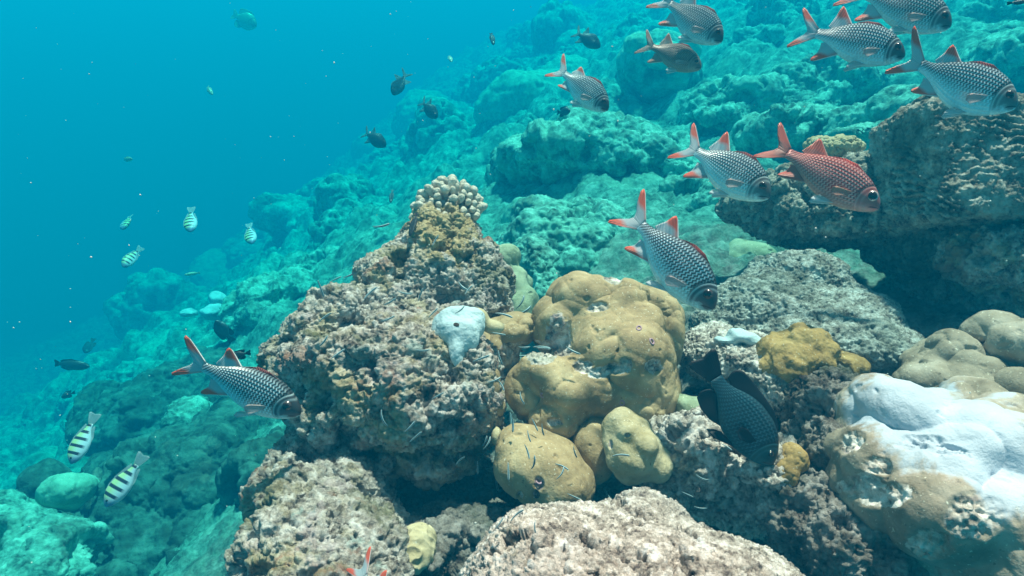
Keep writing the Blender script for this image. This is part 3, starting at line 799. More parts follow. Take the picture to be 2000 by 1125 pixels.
# ------------------------------------------------------------------ fish
def fish_body_mat(name, dark, light, belly, head, belly_top=.42, lines=.43, red=False, nrow=12, ncol=32, rough=.36):
    m, nt, b = nodes_of(name)
    uv = N(nt, 'UVMap'); sp = N(nt, 'SeparateXYZ'); nt.links.new(uv.outputs[0], sp.inputs[0])
    u, v = sp.outputs['X'], sp.outputs['Y']
    co = obj_co(nt)
    wob = math_(nt, 'MULTIPLY', math_(nt, 'SUBTRACT', noise(nt, co, 9, 3), .5), .012)
    uu = math_(nt, 'ADD', u, wob)
    tri = math_(nt, 'MULTIPLY_ADD', math_(nt, 'SINE', math_(nt, 'MULTIPLY', v, nrow * 6.2832)), .42, .5)
    s_ = math_(nt, 'FRACT', math_(nt, 'ADD', math_(nt, 'MULTIPLY', uu, ncol), math_(nt, 'ADD', math_(nt, 'MULTIPLY', tri, .42), math_(nt, 'MULTIPLY', v, 3.0))))
    line = ramp(nt, s_, [(0, g3(.15)), (.16, g3(.95)), (lines - .06, g3(.9)), (lines + .2, g3(.05)), (.9, g3(.0)), (1, g3(.15))])
    line = math_(nt, 'MULTIPLY', line, ramp(nt, noise(nt, co, 11, 3, .6), [(.3, g3(.75)), (.55, g3(1))]))
    body = mix(nt, line, dark, light)
    # pale belly, its edge broken up by the scale rows
    be = math_(nt, 'ADD', math_(nt, 'ADD', v, math_(nt, 'MULTIPLY', math_(nt, 'SUBTRACT', noise(nt, co, 6, 3), .5), .16)), math_(nt, 'MULTIPLY', math_(nt, 'SUBTRACT', s_, .5), .12))
    bm = ramp(nt, be, [(max(0, belly_top - .26), g3(1)), (belly_top - .08, g3(.55)), (belly_top + .1, g3(0))])
    c = mix(nt, bm, body, belly)
    # ridge of the back
    c = mix(nt, ramp(nt, v, [(.93, g3(0)), (1, g3(.8))]), c, dark)
    # head: smooth skin, gill edge and a dark bar behind it
    edge = math_(nt, 'ADD', u, math_(nt, 'MULTIPLY', math_(nt, 'POWER', math_(nt, 'SUBTRACT', v, .45), 2), .28))
    hm = ramp(nt, edge, [(.225, g3(1)), (.24, g3(0))])
    hn = noise(nt, co, 14, 4, .6)
    hv = math_(nt, 'MULTIPLY_ADD', hn, .5, math_(nt, 'MULTIPLY', v, .75))
    hc = ramp(nt, hv, [(.26, belly), (.46, head), (.8, tuple(x * .4 for x in head))])
    c = mix(nt, hm, c, hc)
    bar = ramp(nt, edge, [(.225, g3(0)), (.238, g3(.9)), (.253, g3(.7)), (.268, g3(0))])
    bar = math_(nt, 'MULTIPLY', bar, ramp(nt, v, [(.38, g3(0)), (.48, g3(1)), (.92, g3(.7))]))
    c = mix(nt, bar, c, tuple(x * .35 for x in dark))
    g2 = ramp(nt, edge, [(.155, g3(0)), (.175, g3(.3)), (.19, g3(0)), (.204, g3(0)), (.218, g3(.55)), (.227, g3(0))])
    c = mix(nt, g2, c, tuple(min(1, x * 1.1) for x in light))
    # mouth line
    ml = math_(nt, 'ABSOLUTE', math_(nt, 'SUBTRACT', v, math_(nt, 'SUBTRACT', .42, math_(nt, 'MULTIPLY', u, 2.4))))
    mm = math_(nt, 'MULTIPLY', ramp(nt, ml, [(.02, g3(1)), (.05, g3(0))]), ramp(nt, u, [(.075, g3(1)), (.095, g3(0))]))
    c = mix(nt, mm, c, (.02, .02, .02))
    c = mix(nt, ramp(nt, noise(nt, co, 40, 4, .7), [(.35, g3(.25)), (.6, g3(0))]), c, tuple(x * .5 for x in head))
    nt.links.new(c, b.inputs['Base Color'])
    b.inputs['Roughness'].default_value = rough
    b.inputs['Specular IOR Level'].default_value = .5
    b.inputs['Metallic'].default_value = .15
    hb = math_(nt, 'MULTIPLY', s_, math_(nt, 'SUBTRACT', 1.0, hm))
    bump(nt, b, hb, .03, .35)
    return m

def fin_mat(name, mem, tip, edge=(.85, .85, .85), tip_amt=1.0, alpha=.8, lead=.42, out=.32, rays=16):
    """UV: x = 0 at the leading ray .. 1 at the trailing ray, y = 0 at the root .. 1 at the rim"""
    m, nt, b = nodes_of(name)
    uv = N(nt, 'UVMap'); sp = N(nt, 'SeparateXYZ'); nt.links.new(uv.outputs[0], sp.inputs[0])
    u, v = sp.outputs['X'], sp.outputs['Y']
    co = obj_co(nt)
    ry = math_(nt, 'ABSOLUTE', math_(nt, 'SUBTRACT', math_(nt, 'FRACT', math_(nt, 'MULTIPLY', u, rays)), .5))
    c = mix(nt, ramp(nt, ry, [(.05, g3(.55)), (.3, g3(0))]), mem, tuple(x * .45 for x in mem))
    wv = math_(nt, 'ADD', math_(nt, 'MULTIPLY', noise(nt, co, 12, 3), .25), math_(nt, 'SUBTRACT', v, u))
    tm = math_(nt, 'MULTIPLY', ramp(nt, wv, [(out - .12, g3(0)), (out + .14, g3(1))]), ramp(nt, u, [(lead, g3(1)), (lead + .2, g3(0))]))
    lead_m = math_(nt, 'MULTIPLY', ramp(nt, u, [(.12, g3(.6)), (.3, g3(0))]), 1.0)
    tm = math_(nt, 'MULTIPLY', math_(nt, 'MAXIMUM', tm, lead_m), tip_amt)
    c = mix(nt, tm, c, tip)
    em = ramp(nt, u, [(.035, g3(.9)), (.07, g3(0))])
    c = mix(nt, em, c, edge)
    nt.links.new(c, b.inputs['Base Color'])
    b.inputs['Roughness'].default_value = .5
    a = math_(nt, 'MULTIPLY_ADD', tm, 1 - alpha, alpha, clamp=True)
    nt.links.new(a, b.inputs['Alpha'])
    bump(nt, b, ry, .02, .4)
    return m

def simple_mat(name, col, rough=.4, spec=.5, metal=0.0):
    m, nt, b = nodes_of(name)
    co = obj_co(nt)
    c = ramp(nt, noise(nt, co, 25, 4), [(.3, tuple(x * .75 for x in col)), (.7, tuple(min(1, x * 1.15) for x in col))])
    nt.links.new(c, b.inputs['Base Color'])
    b.inputs['Roughness'].default_value = rough; b.inputs['Specular IOR Level'].default_value = spec; b.inputs['Metallic'].default_value = metal
    return m

PROF = {
 'soldier': dict(t=[0, .025, .07, .14, .24, .37, .5, .62, .74, .84, .92, 1.0],
    top=[.006, .048, .098, .152, .205, .234, .23, .203, .152, .098, .066, .058],
    bot=[-.034, -.07, -.105, -.147, -.192, -.226, -.228, -.2, -.146, -.09, -.06, -.053],
    wid=[.008, .038, .062, .086, .105, .114, .106, .088, .064, .042, .026, .014]),
 'damsel': dict(t=[0, .025, .07, .14, .24, .37, .5, .62, .74, .84, .92, 1.0],
    top=[.015, .06, .115, .175, .235, .265, .262, .235, .175, .11, .08, .075],
    bot=[-.02, -.06, -.11, -.16, -.21, -.245, -.245, -.215, -.15, -.095, -.072, -.07],
    wid=[.01, .04, .066, .088, .105, .112, .102, .085, .062, .04, .026, .016]),
 'slender': dict(t=[0, .03, .1, .2, .35, .5, .65, .8, .9, 1.0],
    top=[.01, .04, .085, .12, .145, .145, .13, .095, .065, .05],
    bot=[-.01, -.035, -.075, -.11, -.135, -.135, -.12, -.085, -.06, -.05],
    wid=[.006, .03, .055, .072, .08, .076, .064, .044, .028, .014])}

def spline(xs, ys, x):
    """monotone cubic through the stations"""
    xs, ys = np.array(xs), np.array(ys)
    h = np.diff(xs); dl = np.diff(ys) / h
    mm = np.r_[dl[0], [0 if dl[i] * dl[i + 1] <= 0 else 2 * dl[i] * dl[i + 1] / (dl[i] + dl[i + 1]) for i in range(len(dl) - 1)], dl[-1]]
    k = np.clip(np.searchsorted(xs, x) - 1, 0, len(h) - 1)
    t = (x - xs[k]) / h[k]
    return ((2 * t**3 - 3 * t**2 + 1) * ys[k] + (t**3 - 2 * t**2 + t) * h[k] * mm[k] + (-2 * t**3 + 3 * t**2) * ys[k + 1] + (t**3 - t**2) * h[k] * mm[k + 1])

def set_uv(me, uv):
    li = np.zeros(len(me.loops), np.int32); me.loops.foreach_get('vertex_index', li)
    l = me.uv_layers.new(name='UVMap')
    l.data.foreach_set('uv', np.asarray(uv, np.float32)[li].ravel())

def bend(v, amt):
    t = .5 - v[:, 0]
    v = v.copy(); v[:, 1] += amt * np.clip(t - .35, 0, 2) ** 2
    return v

def body_mesh(kind, mat, bnd, nr=46, ns=30, depth=1.0):
    p = PROF[kind]
    t = (np.arange(nr) / (nr - 1)) ** 1.25
    top, bot, wid = (spline(p['t'], p[k], t) for k in ('top', 'bot', 'wid'))
    top = top * depth; bot = bot * depth
    a = np.arange(ns) / ns * 2 * np.pi
    ca, sa = np.cos(a), np.sin(a)
    V, UV = [], []
    for i in range(nr):
        zc, hz_ = (top[i] + bot[i]) / 2, (top[i] - bot[i]) / 2
        y = np.sign(sa) * abs(sa) ** .92 * wid[i]
        z = zc + hz_ * np.sign(ca) * abs(ca) ** 1.05
        vv = (z - bot[i]) / max(top[i] - bot[i], 1e-6)
        e = t[i] + (vv - .45) ** 2 * .28
        y = y * (1 + .03 * np.clip((.268 - e) / .012, 0, 1) * np.clip(e / .12, 0, 1))
        V.append(np.stack([np.full(ns, .5 - t[i]), y, z], 1)); UV.append(np.stack([np.full(ns, t[i]), vv], 1))
    V = bend(np.concatenate(V), bnd)
    ii = np.arange(nr * ns).reshape(nr, ns)
    q = np.stack([ii[:-1], np.roll(ii, -1, 1)[:-1], np.roll(ii, -1, 1)[1:], ii[1:]], 2).reshape(-1, 4)
    # caps
    n0 = len(V)
    V = np.concatenate([V, V[:ns].mean(0)[None], V[-ns:].mean(0)[None]])
    UVa = np.concatenate(UV + [np.array([[0, .5]]), np.array([[1, .5]])])
    k = np.arange(0, ns, 2)
    q = np.concatenate([q, np.stack([np.full(len(k), n0), (k + 2) % ns, k + 1, k], 1), np.stack([np.full(len(k), n0 + 1), ii[-1, k], ii[-1, k + 1], ii[-1, (k + 2) % ns]], 1)])
    me = mesh_from('body', V, q, mat)
    set_uv(me, UVa)
    return me

def poly_interp(pts, s):
    pts = np.array(pts, float)
    d = np.r_[0, np.cumsum(np.linalg.norm(np.diff(pts, axis=0), axis=1))]; d /= d[-1]
    return np.stack([np.interp(s, d, pts[:, k]) for k in range(pts.shape[1])], 1)

def fin_mesh(name, inner, outer, mat, bnd, ns=30, nr=9, y0=0.0, spread=0.0, caudal=False, wave=.006, bow=.0):
    """inner / outer: polylines of (t, z) along the root and along the rim"""
    s = np.arange(ns) / (ns - 1)
    a, b = poly_interp(inner, s), poly_interp(outer, s)
    V, UV = [], []
    for j in range(nr):
        r = j / (nr - 1)
        pnt = a * (1 - r) + b * r
        pnt = pnt + bow * np.array([[1.0, 0]]) * (r * (1 - r))
        y = y0 + spread * r + wave * r * np.sin(s * 9 + r * 3)
        th = .006 * (1 - r) + .0012 + .0016 * np.cos(s * np.pi * 2 * 14) * (1 - r * .6)
        u = np.minimum(s, 1 - s) * 2 if caudal else s
        for sg in (1, -1):
            V.append(np.stack([.5 - pnt[:, 0], y + sg * th, pnt[:, 1]], 1)); UV.append(np.stack([u, np.full(ns, r)], 1))
    V = np.stack(V).reshape(nr, 2, ns, 3)
    ii = np.arange(nr * 2 * ns).reshape(nr, 2, ns)
    Q = []
    A, B = ii[:, 0], ii[:, 1]
    Q.append(np.stack([A[:-1, :-1], A[1:, :-1], A[1:, 1:], A[:-1, 1:]], 2).reshape(-1, 4))
    Q.append(np.stack([B[:-1, :-1], B[:-1, 1:], B[1:, 1:], B[1:, :-1]], 2).reshape(-1, 4))
    Q.append(np.stack([A[-1, :-1], B[-1, :-1], B[-1, 1:], A[-1, 1:]], 1))
    Q.append(np.stack([A[:-1, 0], B[:-1, 0], B[1:, 0], A[1:, 0]], 1))
    Q.append(np.stack([A[:-1, -1], A[1:, -1], B[1:, -1], B[:-1, -1]], 1))
    Q.append(np.stack([A[0, :-1], A[0, 1:], B[0, 1:], B[0, :-1]], 1))
    me = mesh_from(name, bend(V.reshape(-1, 3), bnd), np.concatenate(Q), mat)
    set_uv(me, np.concatenate(UV))
    return me

def disc_mesh(name, c, r, th, mat, side, bnd, ns=20, ex=0.0):
    """a lens shaped disc lying on the flank: eye or pupil"""
    V = [(c[0], c[1] + side * th, c[2])]
    Q = []
    rings = 5
    for k in range(1, rings + 1):
        f = k / rings
        for j in range(ns):
            a = j / ns * 2 * math.pi
            V.append((c[0] + r * f * math.cos(a) * (1 - ex), c[1] + side * th * math.sqrt(max(0, 1 - f ** 2.2)), c[2] + r * f * math.sin(a)))
    for j in range(0, ns, 2):
        Q.append((0, 1 + j, 1 + (j + 1) % ns, 1 + (j + 2) % ns))
    for k in range(rings - 1):
        for j in range(ns):
            o = 1 + k * ns
            Q.append((o + j, o + ns + j, o + ns + (j + 1) % ns, o + (j + 1) % ns))
    V = np.array(V); Q = np.array(Q)
    if side > 0: Q = Q[:, ::-1]
    # back face so that the eye is a closed solid
    n = len(V); B = V.copy(); B[:, 1] = 2 * c[1] - B[:, 1]
    V2 = np.concatenate([V, B]); Q2 = np.concatenate([Q, Q[:, ::-1] + n])
    return mesh_from(name, bend(V2, bnd), Q2, mat)

FINS = {
 'soldier': dict(
    tail_fin=([(.985, .056), (1.0, 0), (.985, -.05)], [(1.20, .235), (1.245, .255), (1.25, .22), (1.19, .12), (1.125, .045), (1.105, .005), (1.125, -.04), (1.19, -.11), (1.255, -.195), (1.25, -.225), (1.205, -.205)]),
    dorsal_fin=([(.655, .17), (.75, .125), (.845, .08)], [(.80, .335), (.835, .355), (.85, .32), (.862, .23), (.885, .15), (.90, .10)]),
    spiny_dorsal_fin=([(.23, .19), (.37, .22), (.5, .215), (.65, .17)], [(.30, .225), (.40, .262), (.52, .255), (.60, .22), (.67, .175)]),
    anal_fin=([(.66, -.165), (.75, -.12), (.845, -.075)], [(.895, -.305), (.94, -.315), (.945, -.285), (.90, -.2), (.895, -.14), (.905, -.09)]),
    pelvic_fin=([(.34, -.20), (.40, -.205)], [(.52, -.31), (.55, -.305), (.54, -.26), (.50, -.22)]),
    pectoral_fin=([(.285, -.03), (.30, -.085)], [(.43, -.075), (.455, -.11), (.44, -.15), (.39, -.165)])),
 'damsel': dict(
    tail_fin=([(.98, .07), (1.0, 0), (.98, -.065)], [(1.20, .16), (1.255, .165), (1.27, .12), (1.25, .05), (1.235, 0), (1.25, -.05), (1.27, -.12), (1.255, -.165), (1.20, -.16)]),
    dorsal_fin=([(.22, .21), (.4, .25), (.6, .225), (.86, .09)], [(.27, .27), (.42, .325), (.6, .325), (.78, .31), (.92, .285), (.97, .235), (.97, .17), (.94, .11)]),
    anal_fin=([(.55, -.22), (.7, -.165), (.86, -.085)], [(.68, -.29), (.82, -.305), (.93, -.275), (.965, -.21), (.955, -.15), (.93, -.10)]),
    pelvic_fin=([(.32, -.22), (.40, -.23)], [(.52, -.36), (.60, -.37), (.57, -.31), (.50, -.25)]),
    pectoral_fin=([(.29, -.01), (.31, -.08)], [(.45, -.02), (.50, -.07), (.48, -.13), (.41, -.15)])),
 'slender': dict(
    tail_fin=([(.98, .05), (1.0, 0), (.98, -.05)], [(1.14, .11), (1.18, .09), (1.17, .03), (1.165, 0), (1.17, -.03), (1.18, -.09), (1.14, -.11)]),
    dorsal_fin=([(.28, .11), (.5, .13), (.88, .06)], [(.32, .15), (.55, .185), (.85, .14), (.95, .09)]),
    anal_fin=([(.5, -.12), (.7, -.1), (.88, -.06)], [(.55, -.15), (.75, -.165), (.9, -.12), (.95, -.08)])),
}

m_iris = simple_mat('fish_iris', (.09, .07, .07), .25, .6, .3)
m_iris_pale = simple_mat('fish_iris_silver', (.42, .36, .34), .25, .6, .3)
m_pupil = simple_mat('fish_pupil', (.008, .008, .01), .08, .7)
def fish_frame(hp, tp, dh, dt, up, tilt):
    Hd, Tl = P(hp[0], hp[1], dh), P(tp[0], tp[1], dt)
    L = np.linalg.norm(Hd - Tl)
    x = (Hd - Tl) / L
    u = M3 @ np.array([up[0], -up[1], -tilt])
    z = u - x * (u @ x); z /= np.linalg.norm(z)
    y = np.cross(z, x)
    return Matrix(((x[0], y[0], z[0], (Hd[0] + Tl[0]) / 2), (x[1], y[1], z[1], (Hd[1] + Tl[1]) / 2), (x[2], y[2], z[2], (Hd[2] + Tl[2]) / 2), (0, 0, 0, 1))) @ Matrix.Scale(L, 4)

def make_fish(name, label, cat, kind, hp, tp, dh, dt, up, mats, tilt=.15, bnd=.1, depth=1.0, group=None, eye=True, small=False, iris=None, eye_r=.047, finscale=1.0):
    """hp / tp: where the photograph shows snout and tail base; up: where the back points"""
    root = bpy.data.objects.new(name, None); COL.objects.link(root)
    root.empty_display_size = .02
    root.matrix_world = fish_frame(hp, tp, dh, dt, up, tilt)
    tag(root, label, cat, group)
    link('body', body_mesh(kind, mats['body'], bnd, *((26, 18) if small else (46, 30)), depth), root)
    F = FINS[kind]
    for fn, (a, b) in F.items():
        mt = mats.get(fn, mats['fin'])
        a2 = [(t, z * depth) for t, z in a]; b2 = [(t, z * depth) for t, z in b]
        if fn in ('dorsal_fin', 'anal_fin') and finscale < 1:
            zr = lambda t, z: float(spline(PROF[kind]['t'], PROF[kind]['top' if z > 0 else 'bot'], np.array([min(t, .99)]))[0]) * depth
            b2 = [(t, zr(t, z) + (z - zr(t, z)) * finscale) for t, z in b2]
        if fn in ('pelvic_fin', 'pectoral_fin'):
            if small: continue
            for sd_ in (1, -1):
                w0 = .03 if fn == 'pelvic_fin' else .098
                link(fn, fin_mesh(fn, a2, b2, mt, bnd, 14, 6, sd_ * w0, sd_ * (.05 if fn == 'pelvic_fin' else .06)), root)
        else:
            link(fn, fin_mesh(fn, a2, b2, mt, bnd, 44 if fn == 'tail_fin' else 30, 9, caudal=(fn == 'tail_fin')), root)
    if eye:
        p = PROF[kind]
        te = .125
        for sd_ in (1, -1):
            w = float(spline(p['t'], p['wid'], np.array([te]))[0])
            c = (.5 - te, sd_ * w * .80, .045 * depth)
            e = link('eye', disc_mesh('eye', c, eye_r, .034, iris or m_iris, sd_, bnd), root)
            c2 = (c[0] + .002, c[1] + sd_ * .009, c[2])
            link('pupil', disc_mesh('pupil', c2, eye_r * .84, .031, m_pupil, sd_, bnd), e)
    return root

DK = (.028, .03, .036)
RED = (.82, .12, .06)
silver = dict(body=fish_body_mat('silver_scaled_skin', DK, (.68, .86, .94), (.55, .9, .98), (.1, .105, .115), .38),
              fin=fin_mat('clear_red_tipped_fin', (.58, .68, .74), RED), spiny_dorsal_fin=fin_mat('dark_red_spiny_fin', (.28, .05, .045), (.3, .05, .04), (.4, .3, .3), .9, .95),
              pelvic_fin=fin_mat('clear_white_fin', (.55, .68, .72), (.6, .7, .75), (.85, .88, .9), .5, .6), pectoral_fin=fin_mat('pinkish_clear_fin', (.6, .5, .5), (.62, .42, .4), (.6, .5, .48), .6, .42))
silver2 = dict(silver, body=fish_body_mat('bright_silver_scaled_skin', (.035, .04, .05), (.72, .9, .97), (.58, .92, .99), (.2, .22, .23), .44, .4))
silver3 = dict(silver, body=fish_body_mat('dull_silver_scaled_skin', (.06, .065, .075), (.68, .76, .8), (.55, .82, .9), (.13, .14, .15), .3, .38))
brown = dict(silver, body=fish_body_mat('dull_brown_scaled_skin', (.17, .125, .11), (.42, .33, .29), (.3, .33, .31), (.3, .22, .19), .22, .3), fin=fin_mat('brownish_fin', (.4, .33, .3), (.42, .2, .15)))
red = dict(silver, body=fish_body_mat('red_scaled_skin', (.3, .035, .03), (.88, .42, .38), (.46, .28, .25), (.64, .17, .15), .22, .45),
           fin=fin_mat('red_fin', (.5, .16, .13), (.62, .12, .08), (.6, .35, .3), 1.0, .9, .6, .1), spiny_dorsal_fin=fin_mat('solid_red_fin', (.55, .08, .06), (.6, .08, .06), (.3, .05, .04), .9, 1.0),
           pelvic_fin=silver['pelvic_fin'], pectoral_fin=fin_mat('orange_clear_fin', (.55, .3, .24), (.6, .25, .16), (.6, .35, .25), .7, .5))
SG = 'red finned soldierfish schooling over the reef'
def sol(label, hp, tp, dh, dt, up, mats, **k):
    k.setdefault('finscale', .72 + .28 * random.random())
    return make_fish('soldierfish', label, 'fish', 'soldier', hp, tp, dh, dt, up, mats, group=SG, **k)
sol('grey scaled soldierfish at the top edge above the small brownish one', (1411, 80), (1308, 10), 1.5, 1.54, (.5, -1), silver3, bnd=-.1, depth=1.12)
sol('small dull brownish soldierfish in front of the tall dark coral head', (1370, 132), (1273, 90), 1.55, 1.58, (.4, -1), brown, iris=m_iris_pale, depth=1.02)
sol('dark headed striped soldierfish just left of the fish cut by the top edge', (1768, 108), (1595, 63), 1.14, 1.18, (.25, -1), silver, depth=1.02)
sol('large striped soldierfish cut off by the top edge of the picture', (1858, 50), (1690, -14), 1.2, 1.25, (.3, -1), silver3, depth=1.05)
sol('big pale bellied soldierfish at the right edge above the dark block', (1987, 206), (1792, 138), .98, 1.04, (.3, -1), silver2, depth=1.12, bnd=-.45)
sol('silver soldierfish swimming just left of the red one', (1504, 384), (1358, 294), 1.13, 1.2, (.5, -1), silver2, depth=1.05)
sol('bright red soldierfish above the overhanging ledge', (1718, 406), (1538, 297), 1.0, 1.05, (.5, -1), red, iris=m_iris_pale, eye_r=.056, depth=.9)
sol('large striped soldierfish diving steeply over the brown coral head', (1396, 602), (1249, 439), 1.0, 1.06, (.75, -.65), silver, depth=.95, tilt=.35)
sol('soldierfish nosing under the crusty rock on the left', (588, 806), (400, 716), 1.03, 1.04, (.35, -1), silver, depth=.88, tilt=.2, bnd=-.05)
sol('lone soldierfish diving beside the dark round coral head far up the slope', (1188, 214), (1100, 142), 1.62, 1.66, (.6, -.75), silver, depth=1.0, finscale=.6)
sol('soldierfish cut by the bottom edge with only its red fin tips in view', (775, 1275), (706, 1126), .78, .84, (.8, -.4), silver3, tilt=.3)

black = simple_mat('black_fin', (.008, .011, .014), .6, .3)
damsel = dict(body=fish_body_mat('dark_teal_scaled_skin', (.014, .055, .08), (.06, .18, .23), (.03, .11, .13), (.025, .085, .095), .12, .3, nrow=12, ncol=26, rough=.5), fin=black)
make_fish('damselfish', 'big dark blue black damselfish hanging head down right of the brown coral', 'fish', 'damsel', (1508, 908), (1396, 738), .98, 1.0, (.8, -.6), damsel, tilt=.1, bnd=-.1, depth=.94, iris=m_pupil, eye_r=.035)

def sergeant_mat():
    m, nt, b = nodes_of('barred_skin')
    uv = N(nt, 'UVMap'); sp = N(nt, 'SeparateXYZ'); nt.links.new(uv.outputs[0], sp.inputs[0])
    u, v = sp.outputs['X'], sp.outputs['Y']
    c = ramp(nt, v, [(.3, (.5, .62, .72)), (.5, (.48, .64, .58)), (.75, (.42, .58, .3))])
    k = math_(nt, 'ABSOLUTE', math_(nt, 'SUBTRACT', math_(nt, 'FRACT', math_(nt, 'ADD', math_(nt, 'MULTIPLY', u, 5.6), .12)), .5))
    bm = math_(nt, 'MULTIPLY', ramp(nt, k, [(.16, g3(1)), (.24, g3(0))]), ramp(nt, v, [(.12, g3(0)), (.3, g3(1))]))
    bm = math_(nt, 'MULTIPLY', bm, ramp(nt, u, [(.12, g3(0)), (.16, g3(1))]))
    c = mix(nt, bm, c, (.015, .02, .05))
    c = mix(nt, ramp(nt, u, [(.1, g3(.8)), (.2, g3(0))]), c, (.08, .12, .3))
    nt.links.new(c, b.inputs['Base Color']); b.inputs['Roughness'].default_value = .45
    return m
serg = dict(body=sergeant_mat(), fin=fin_mat('pale_blue_fin', (.4, .5, .56), (.45, .5, .55), (.5, .6, .6), .4, .6))
GB = 'barred sergeant fish at the left'
for lab, hp, tp, d, up in [
    ('black barred yellow green sergeant fish hovering above the bright capped dome', (139, 906), (179, 828), 1.75, (-.9, -.35)),
    ('black barred sergeant fish diving just right of the bright capped dome', (206, 990), (268, 908), 1.6, (-.85, -.5)),
    ('faint barred sergeant fish uppermost in the blue water, leftmost of its row', (240, 448), (250, 424), 3.4, (.9, -.35)),
    ('barred sergeant fish pointing down in the middle of the blue water', (372, 453), (374, 417), 2.7, (-1, -.1)),
    ('barred sergeant fish in front of the hazy slope, rightmost of its row', (492, 476), (488, 447), 2.9, (-1, .1)),
    ('barred sergeant fish lowest of the four in the blue water', (240, 522), (268, 492), 2.7, (-.6, -.8))]:
    if d > 2: d *= 1.25
    make_fish('sergeant_fish', lab, 'fish', 'damsel', hp, tp, d, d * 1.03, up, serg, small=True, group=GB, depth=.85, tilt=.1, finscale=.4, eye=d < 2, eye_r=.03, iris=m_pupil)

dkf = dict(body=fish_body_mat('dark_dusky_skin', (.02, .03, .035), (.07, .09, .1), (.06, .09, .1), (.02, .03, .035), .2, .3), fin=black)
dk2 = dict(body=dkf['body'], fin=fin_mat('dusky_clear_fin', (.16, .22, .24), (.05, .06, .06), (.2, .22, .22), .6, .7))
grn = dict(body=fish_body_mat('pale_green_skin', (.3, .42, .3), (.55, .65, .5), (.5, .62, .55), (.4, .5, .4), .3, .4), fin=fin_mat('pale_green_fin', (.4, .5, .42), (.45, .5, .4), (.5, .5, .45), .4, .7))
GF = 'small dusky fish over the far slope'
for lab, kind, hp, tp, d, up, mt in [
    ('slim dark wrasse shaped fish alone in the blue water at the left', 'slender', (175, 716), (112, 711), 2.6, (0, -1), dkf),
    ('small dark fish below the slim dark one at the left', 'damsel', (120, 776), (140, 768), 2.9, (0, -1), dkf),
    ('faint dark fish in the haze right of the slim dark one', 'damsel', (166, 690), (180, 668), 4.2, (-1, -.3), dkf),
    ('black damselfish with a white spot near the bright coral disc', 'damsel', (421, 626), (448, 660), 2.3, (-.7, .7), dkf),
    ('black triangular damselfish partly behind the fin of the left soldierfish', 'damsel', (447, 700), (480, 690), 1.7, (.1, -1), dkf),
    ('dusky soldierfish shaped fish lowest on the hazy slope above the rock cone', 'soldier', (754, 285), (716, 262), 3.0, (.4, -1), dk2),
    ('dusky fish pointing down with its forked tail up, highest at the left of the slope', 'soldier', (767, 185), (790, 150), 3.1, (-.7, -.6), dk2),
    ('dusky fish facing right between the other two on the hazy slope', 'soldier', (854, 230), (826, 202), 3.1, (.5, -1), dk2),
    ('dark headed dusky fish near the top centre with its tail lost in haze', 'soldier', (1172, 92), (1130, 66), 2.9, (.4, -1), dk2),
    ('thin dark fish diving near the top centre', 'slender', (964, 88), (959, 66), 3.0, (1, -.2), dkf),
    ('tiny pale fish left of the thin dark diving fish', 'slender', (882, 121), (877, 109), 3.2, (1, -.2), grn),
    ('small dark round damselfish below the lone diving soldierfish', 'damsel', (1114, 217), (1092, 219), 2.6, (0, -1), dkf),
    ('small dusky fish hanging left of the knobby white coral', 'slender', (763, 396), (766, 376), 2.6, (-1, 0), dk2),
    ('pale green fish blurred high in the blue water', 'damsel', (500, 52), (460, 30), 6.5, (.4, -1), grn),
    ('tiny pale green fish in open blue water below the blurred one', 'slender', (415, 185), (405, 170), 3.6, (.7, -.5), grn),
    ('dark blue fish cut off by the top right corner', 'slender', (2030, -2), (1976, 5), 1.5, (0, -1), dkf),
    ('slender dark blenny lying on the left flank of the rock cone', 'slender', (800, 462), (812, 424), 1.36, (-1, 0), dkf),
    ('tiny pale fish left of the row of sergeant fish in deep blue', 'slender', (258, 311), (242, 311), 3.4, (0, -1), grn),
    ('pale hazy fish near the slope below the barred sergeant fish', 'slender', (360, 537), (385, 533), 3.2, (0, -1), grn)]:
    if d > 2: d *= 1.35
    make_fish('small_fish' if kind != 'soldier' else 'dusky_fish', lab, 'fish', kind, hp, tp, d, d * 1.02, up, mt, small=True, tilt=.1, eye=False, depth=1.0 if kind != 'slender' else .8, group=GF)

# hair thin striped fry that hover all over the near reef
def fry_mesh(bnd):
    nr_, ns_ = 16, 10
    t = np.arange(nr_) / (nr_ - 1)
    r = .048 * np.minimum(1, (t / .12 + .15)) * np.clip(1.05 - t ** 3 * .75, .1, 1)
    V, UV = [], []
    for i in range(nr_):
        a = np.arange(ns_) / ns_ * 2 * np.pi
        V.append(np.stack([np.full(ns_, .5 - t[i]), np.sin(a) * r[i] * .7, np.cos(a) * r[i] * 1.25], 1)); UV.append(np.stack([np.full(ns_, t[i]), np.cos(a) * .5 + .5], 1))
    V = np.concatenate(V); V = V.copy(); V[:, 1] += bnd * (V[:, 0] ** 2 - .1); V[:, 2] += bnd * .6 * (V[:, 0] ** 2 - .1)
    ii = np.arange(nr_ * ns_).reshape(nr_, ns_)
    q = np.stack([ii[:-1], np.roll(ii, -1, 1)[:-1], np.roll(ii, -1, 1)[1:], ii[1:]], 2).reshape(-1, 4)
    n0 = len(V); V = np.concatenate([V, V[:ns_].mean(0)[None], V[-ns_:].mean(0)[None]])
    k = np.arange(0, ns_, 2)
    q = np.concatenate([q, np.stack([np.full(len(k), n0), (k + 2) % ns_, k + 1, k], 1), np.stack([np.full(len(k), n0 + 1), ii[-1, k], ii[-1, k + 1], ii[-1, (k + 2) % ns_]], 1)])
    me = mesh_from('striped_fry', V, q, m_fry); set_uv(me, np.concatenate(UV + [np.array([[0, .5], [1, .5]])]))
    return me
m_fry, nt, b_ = nodes_of('striped_fry_skin')
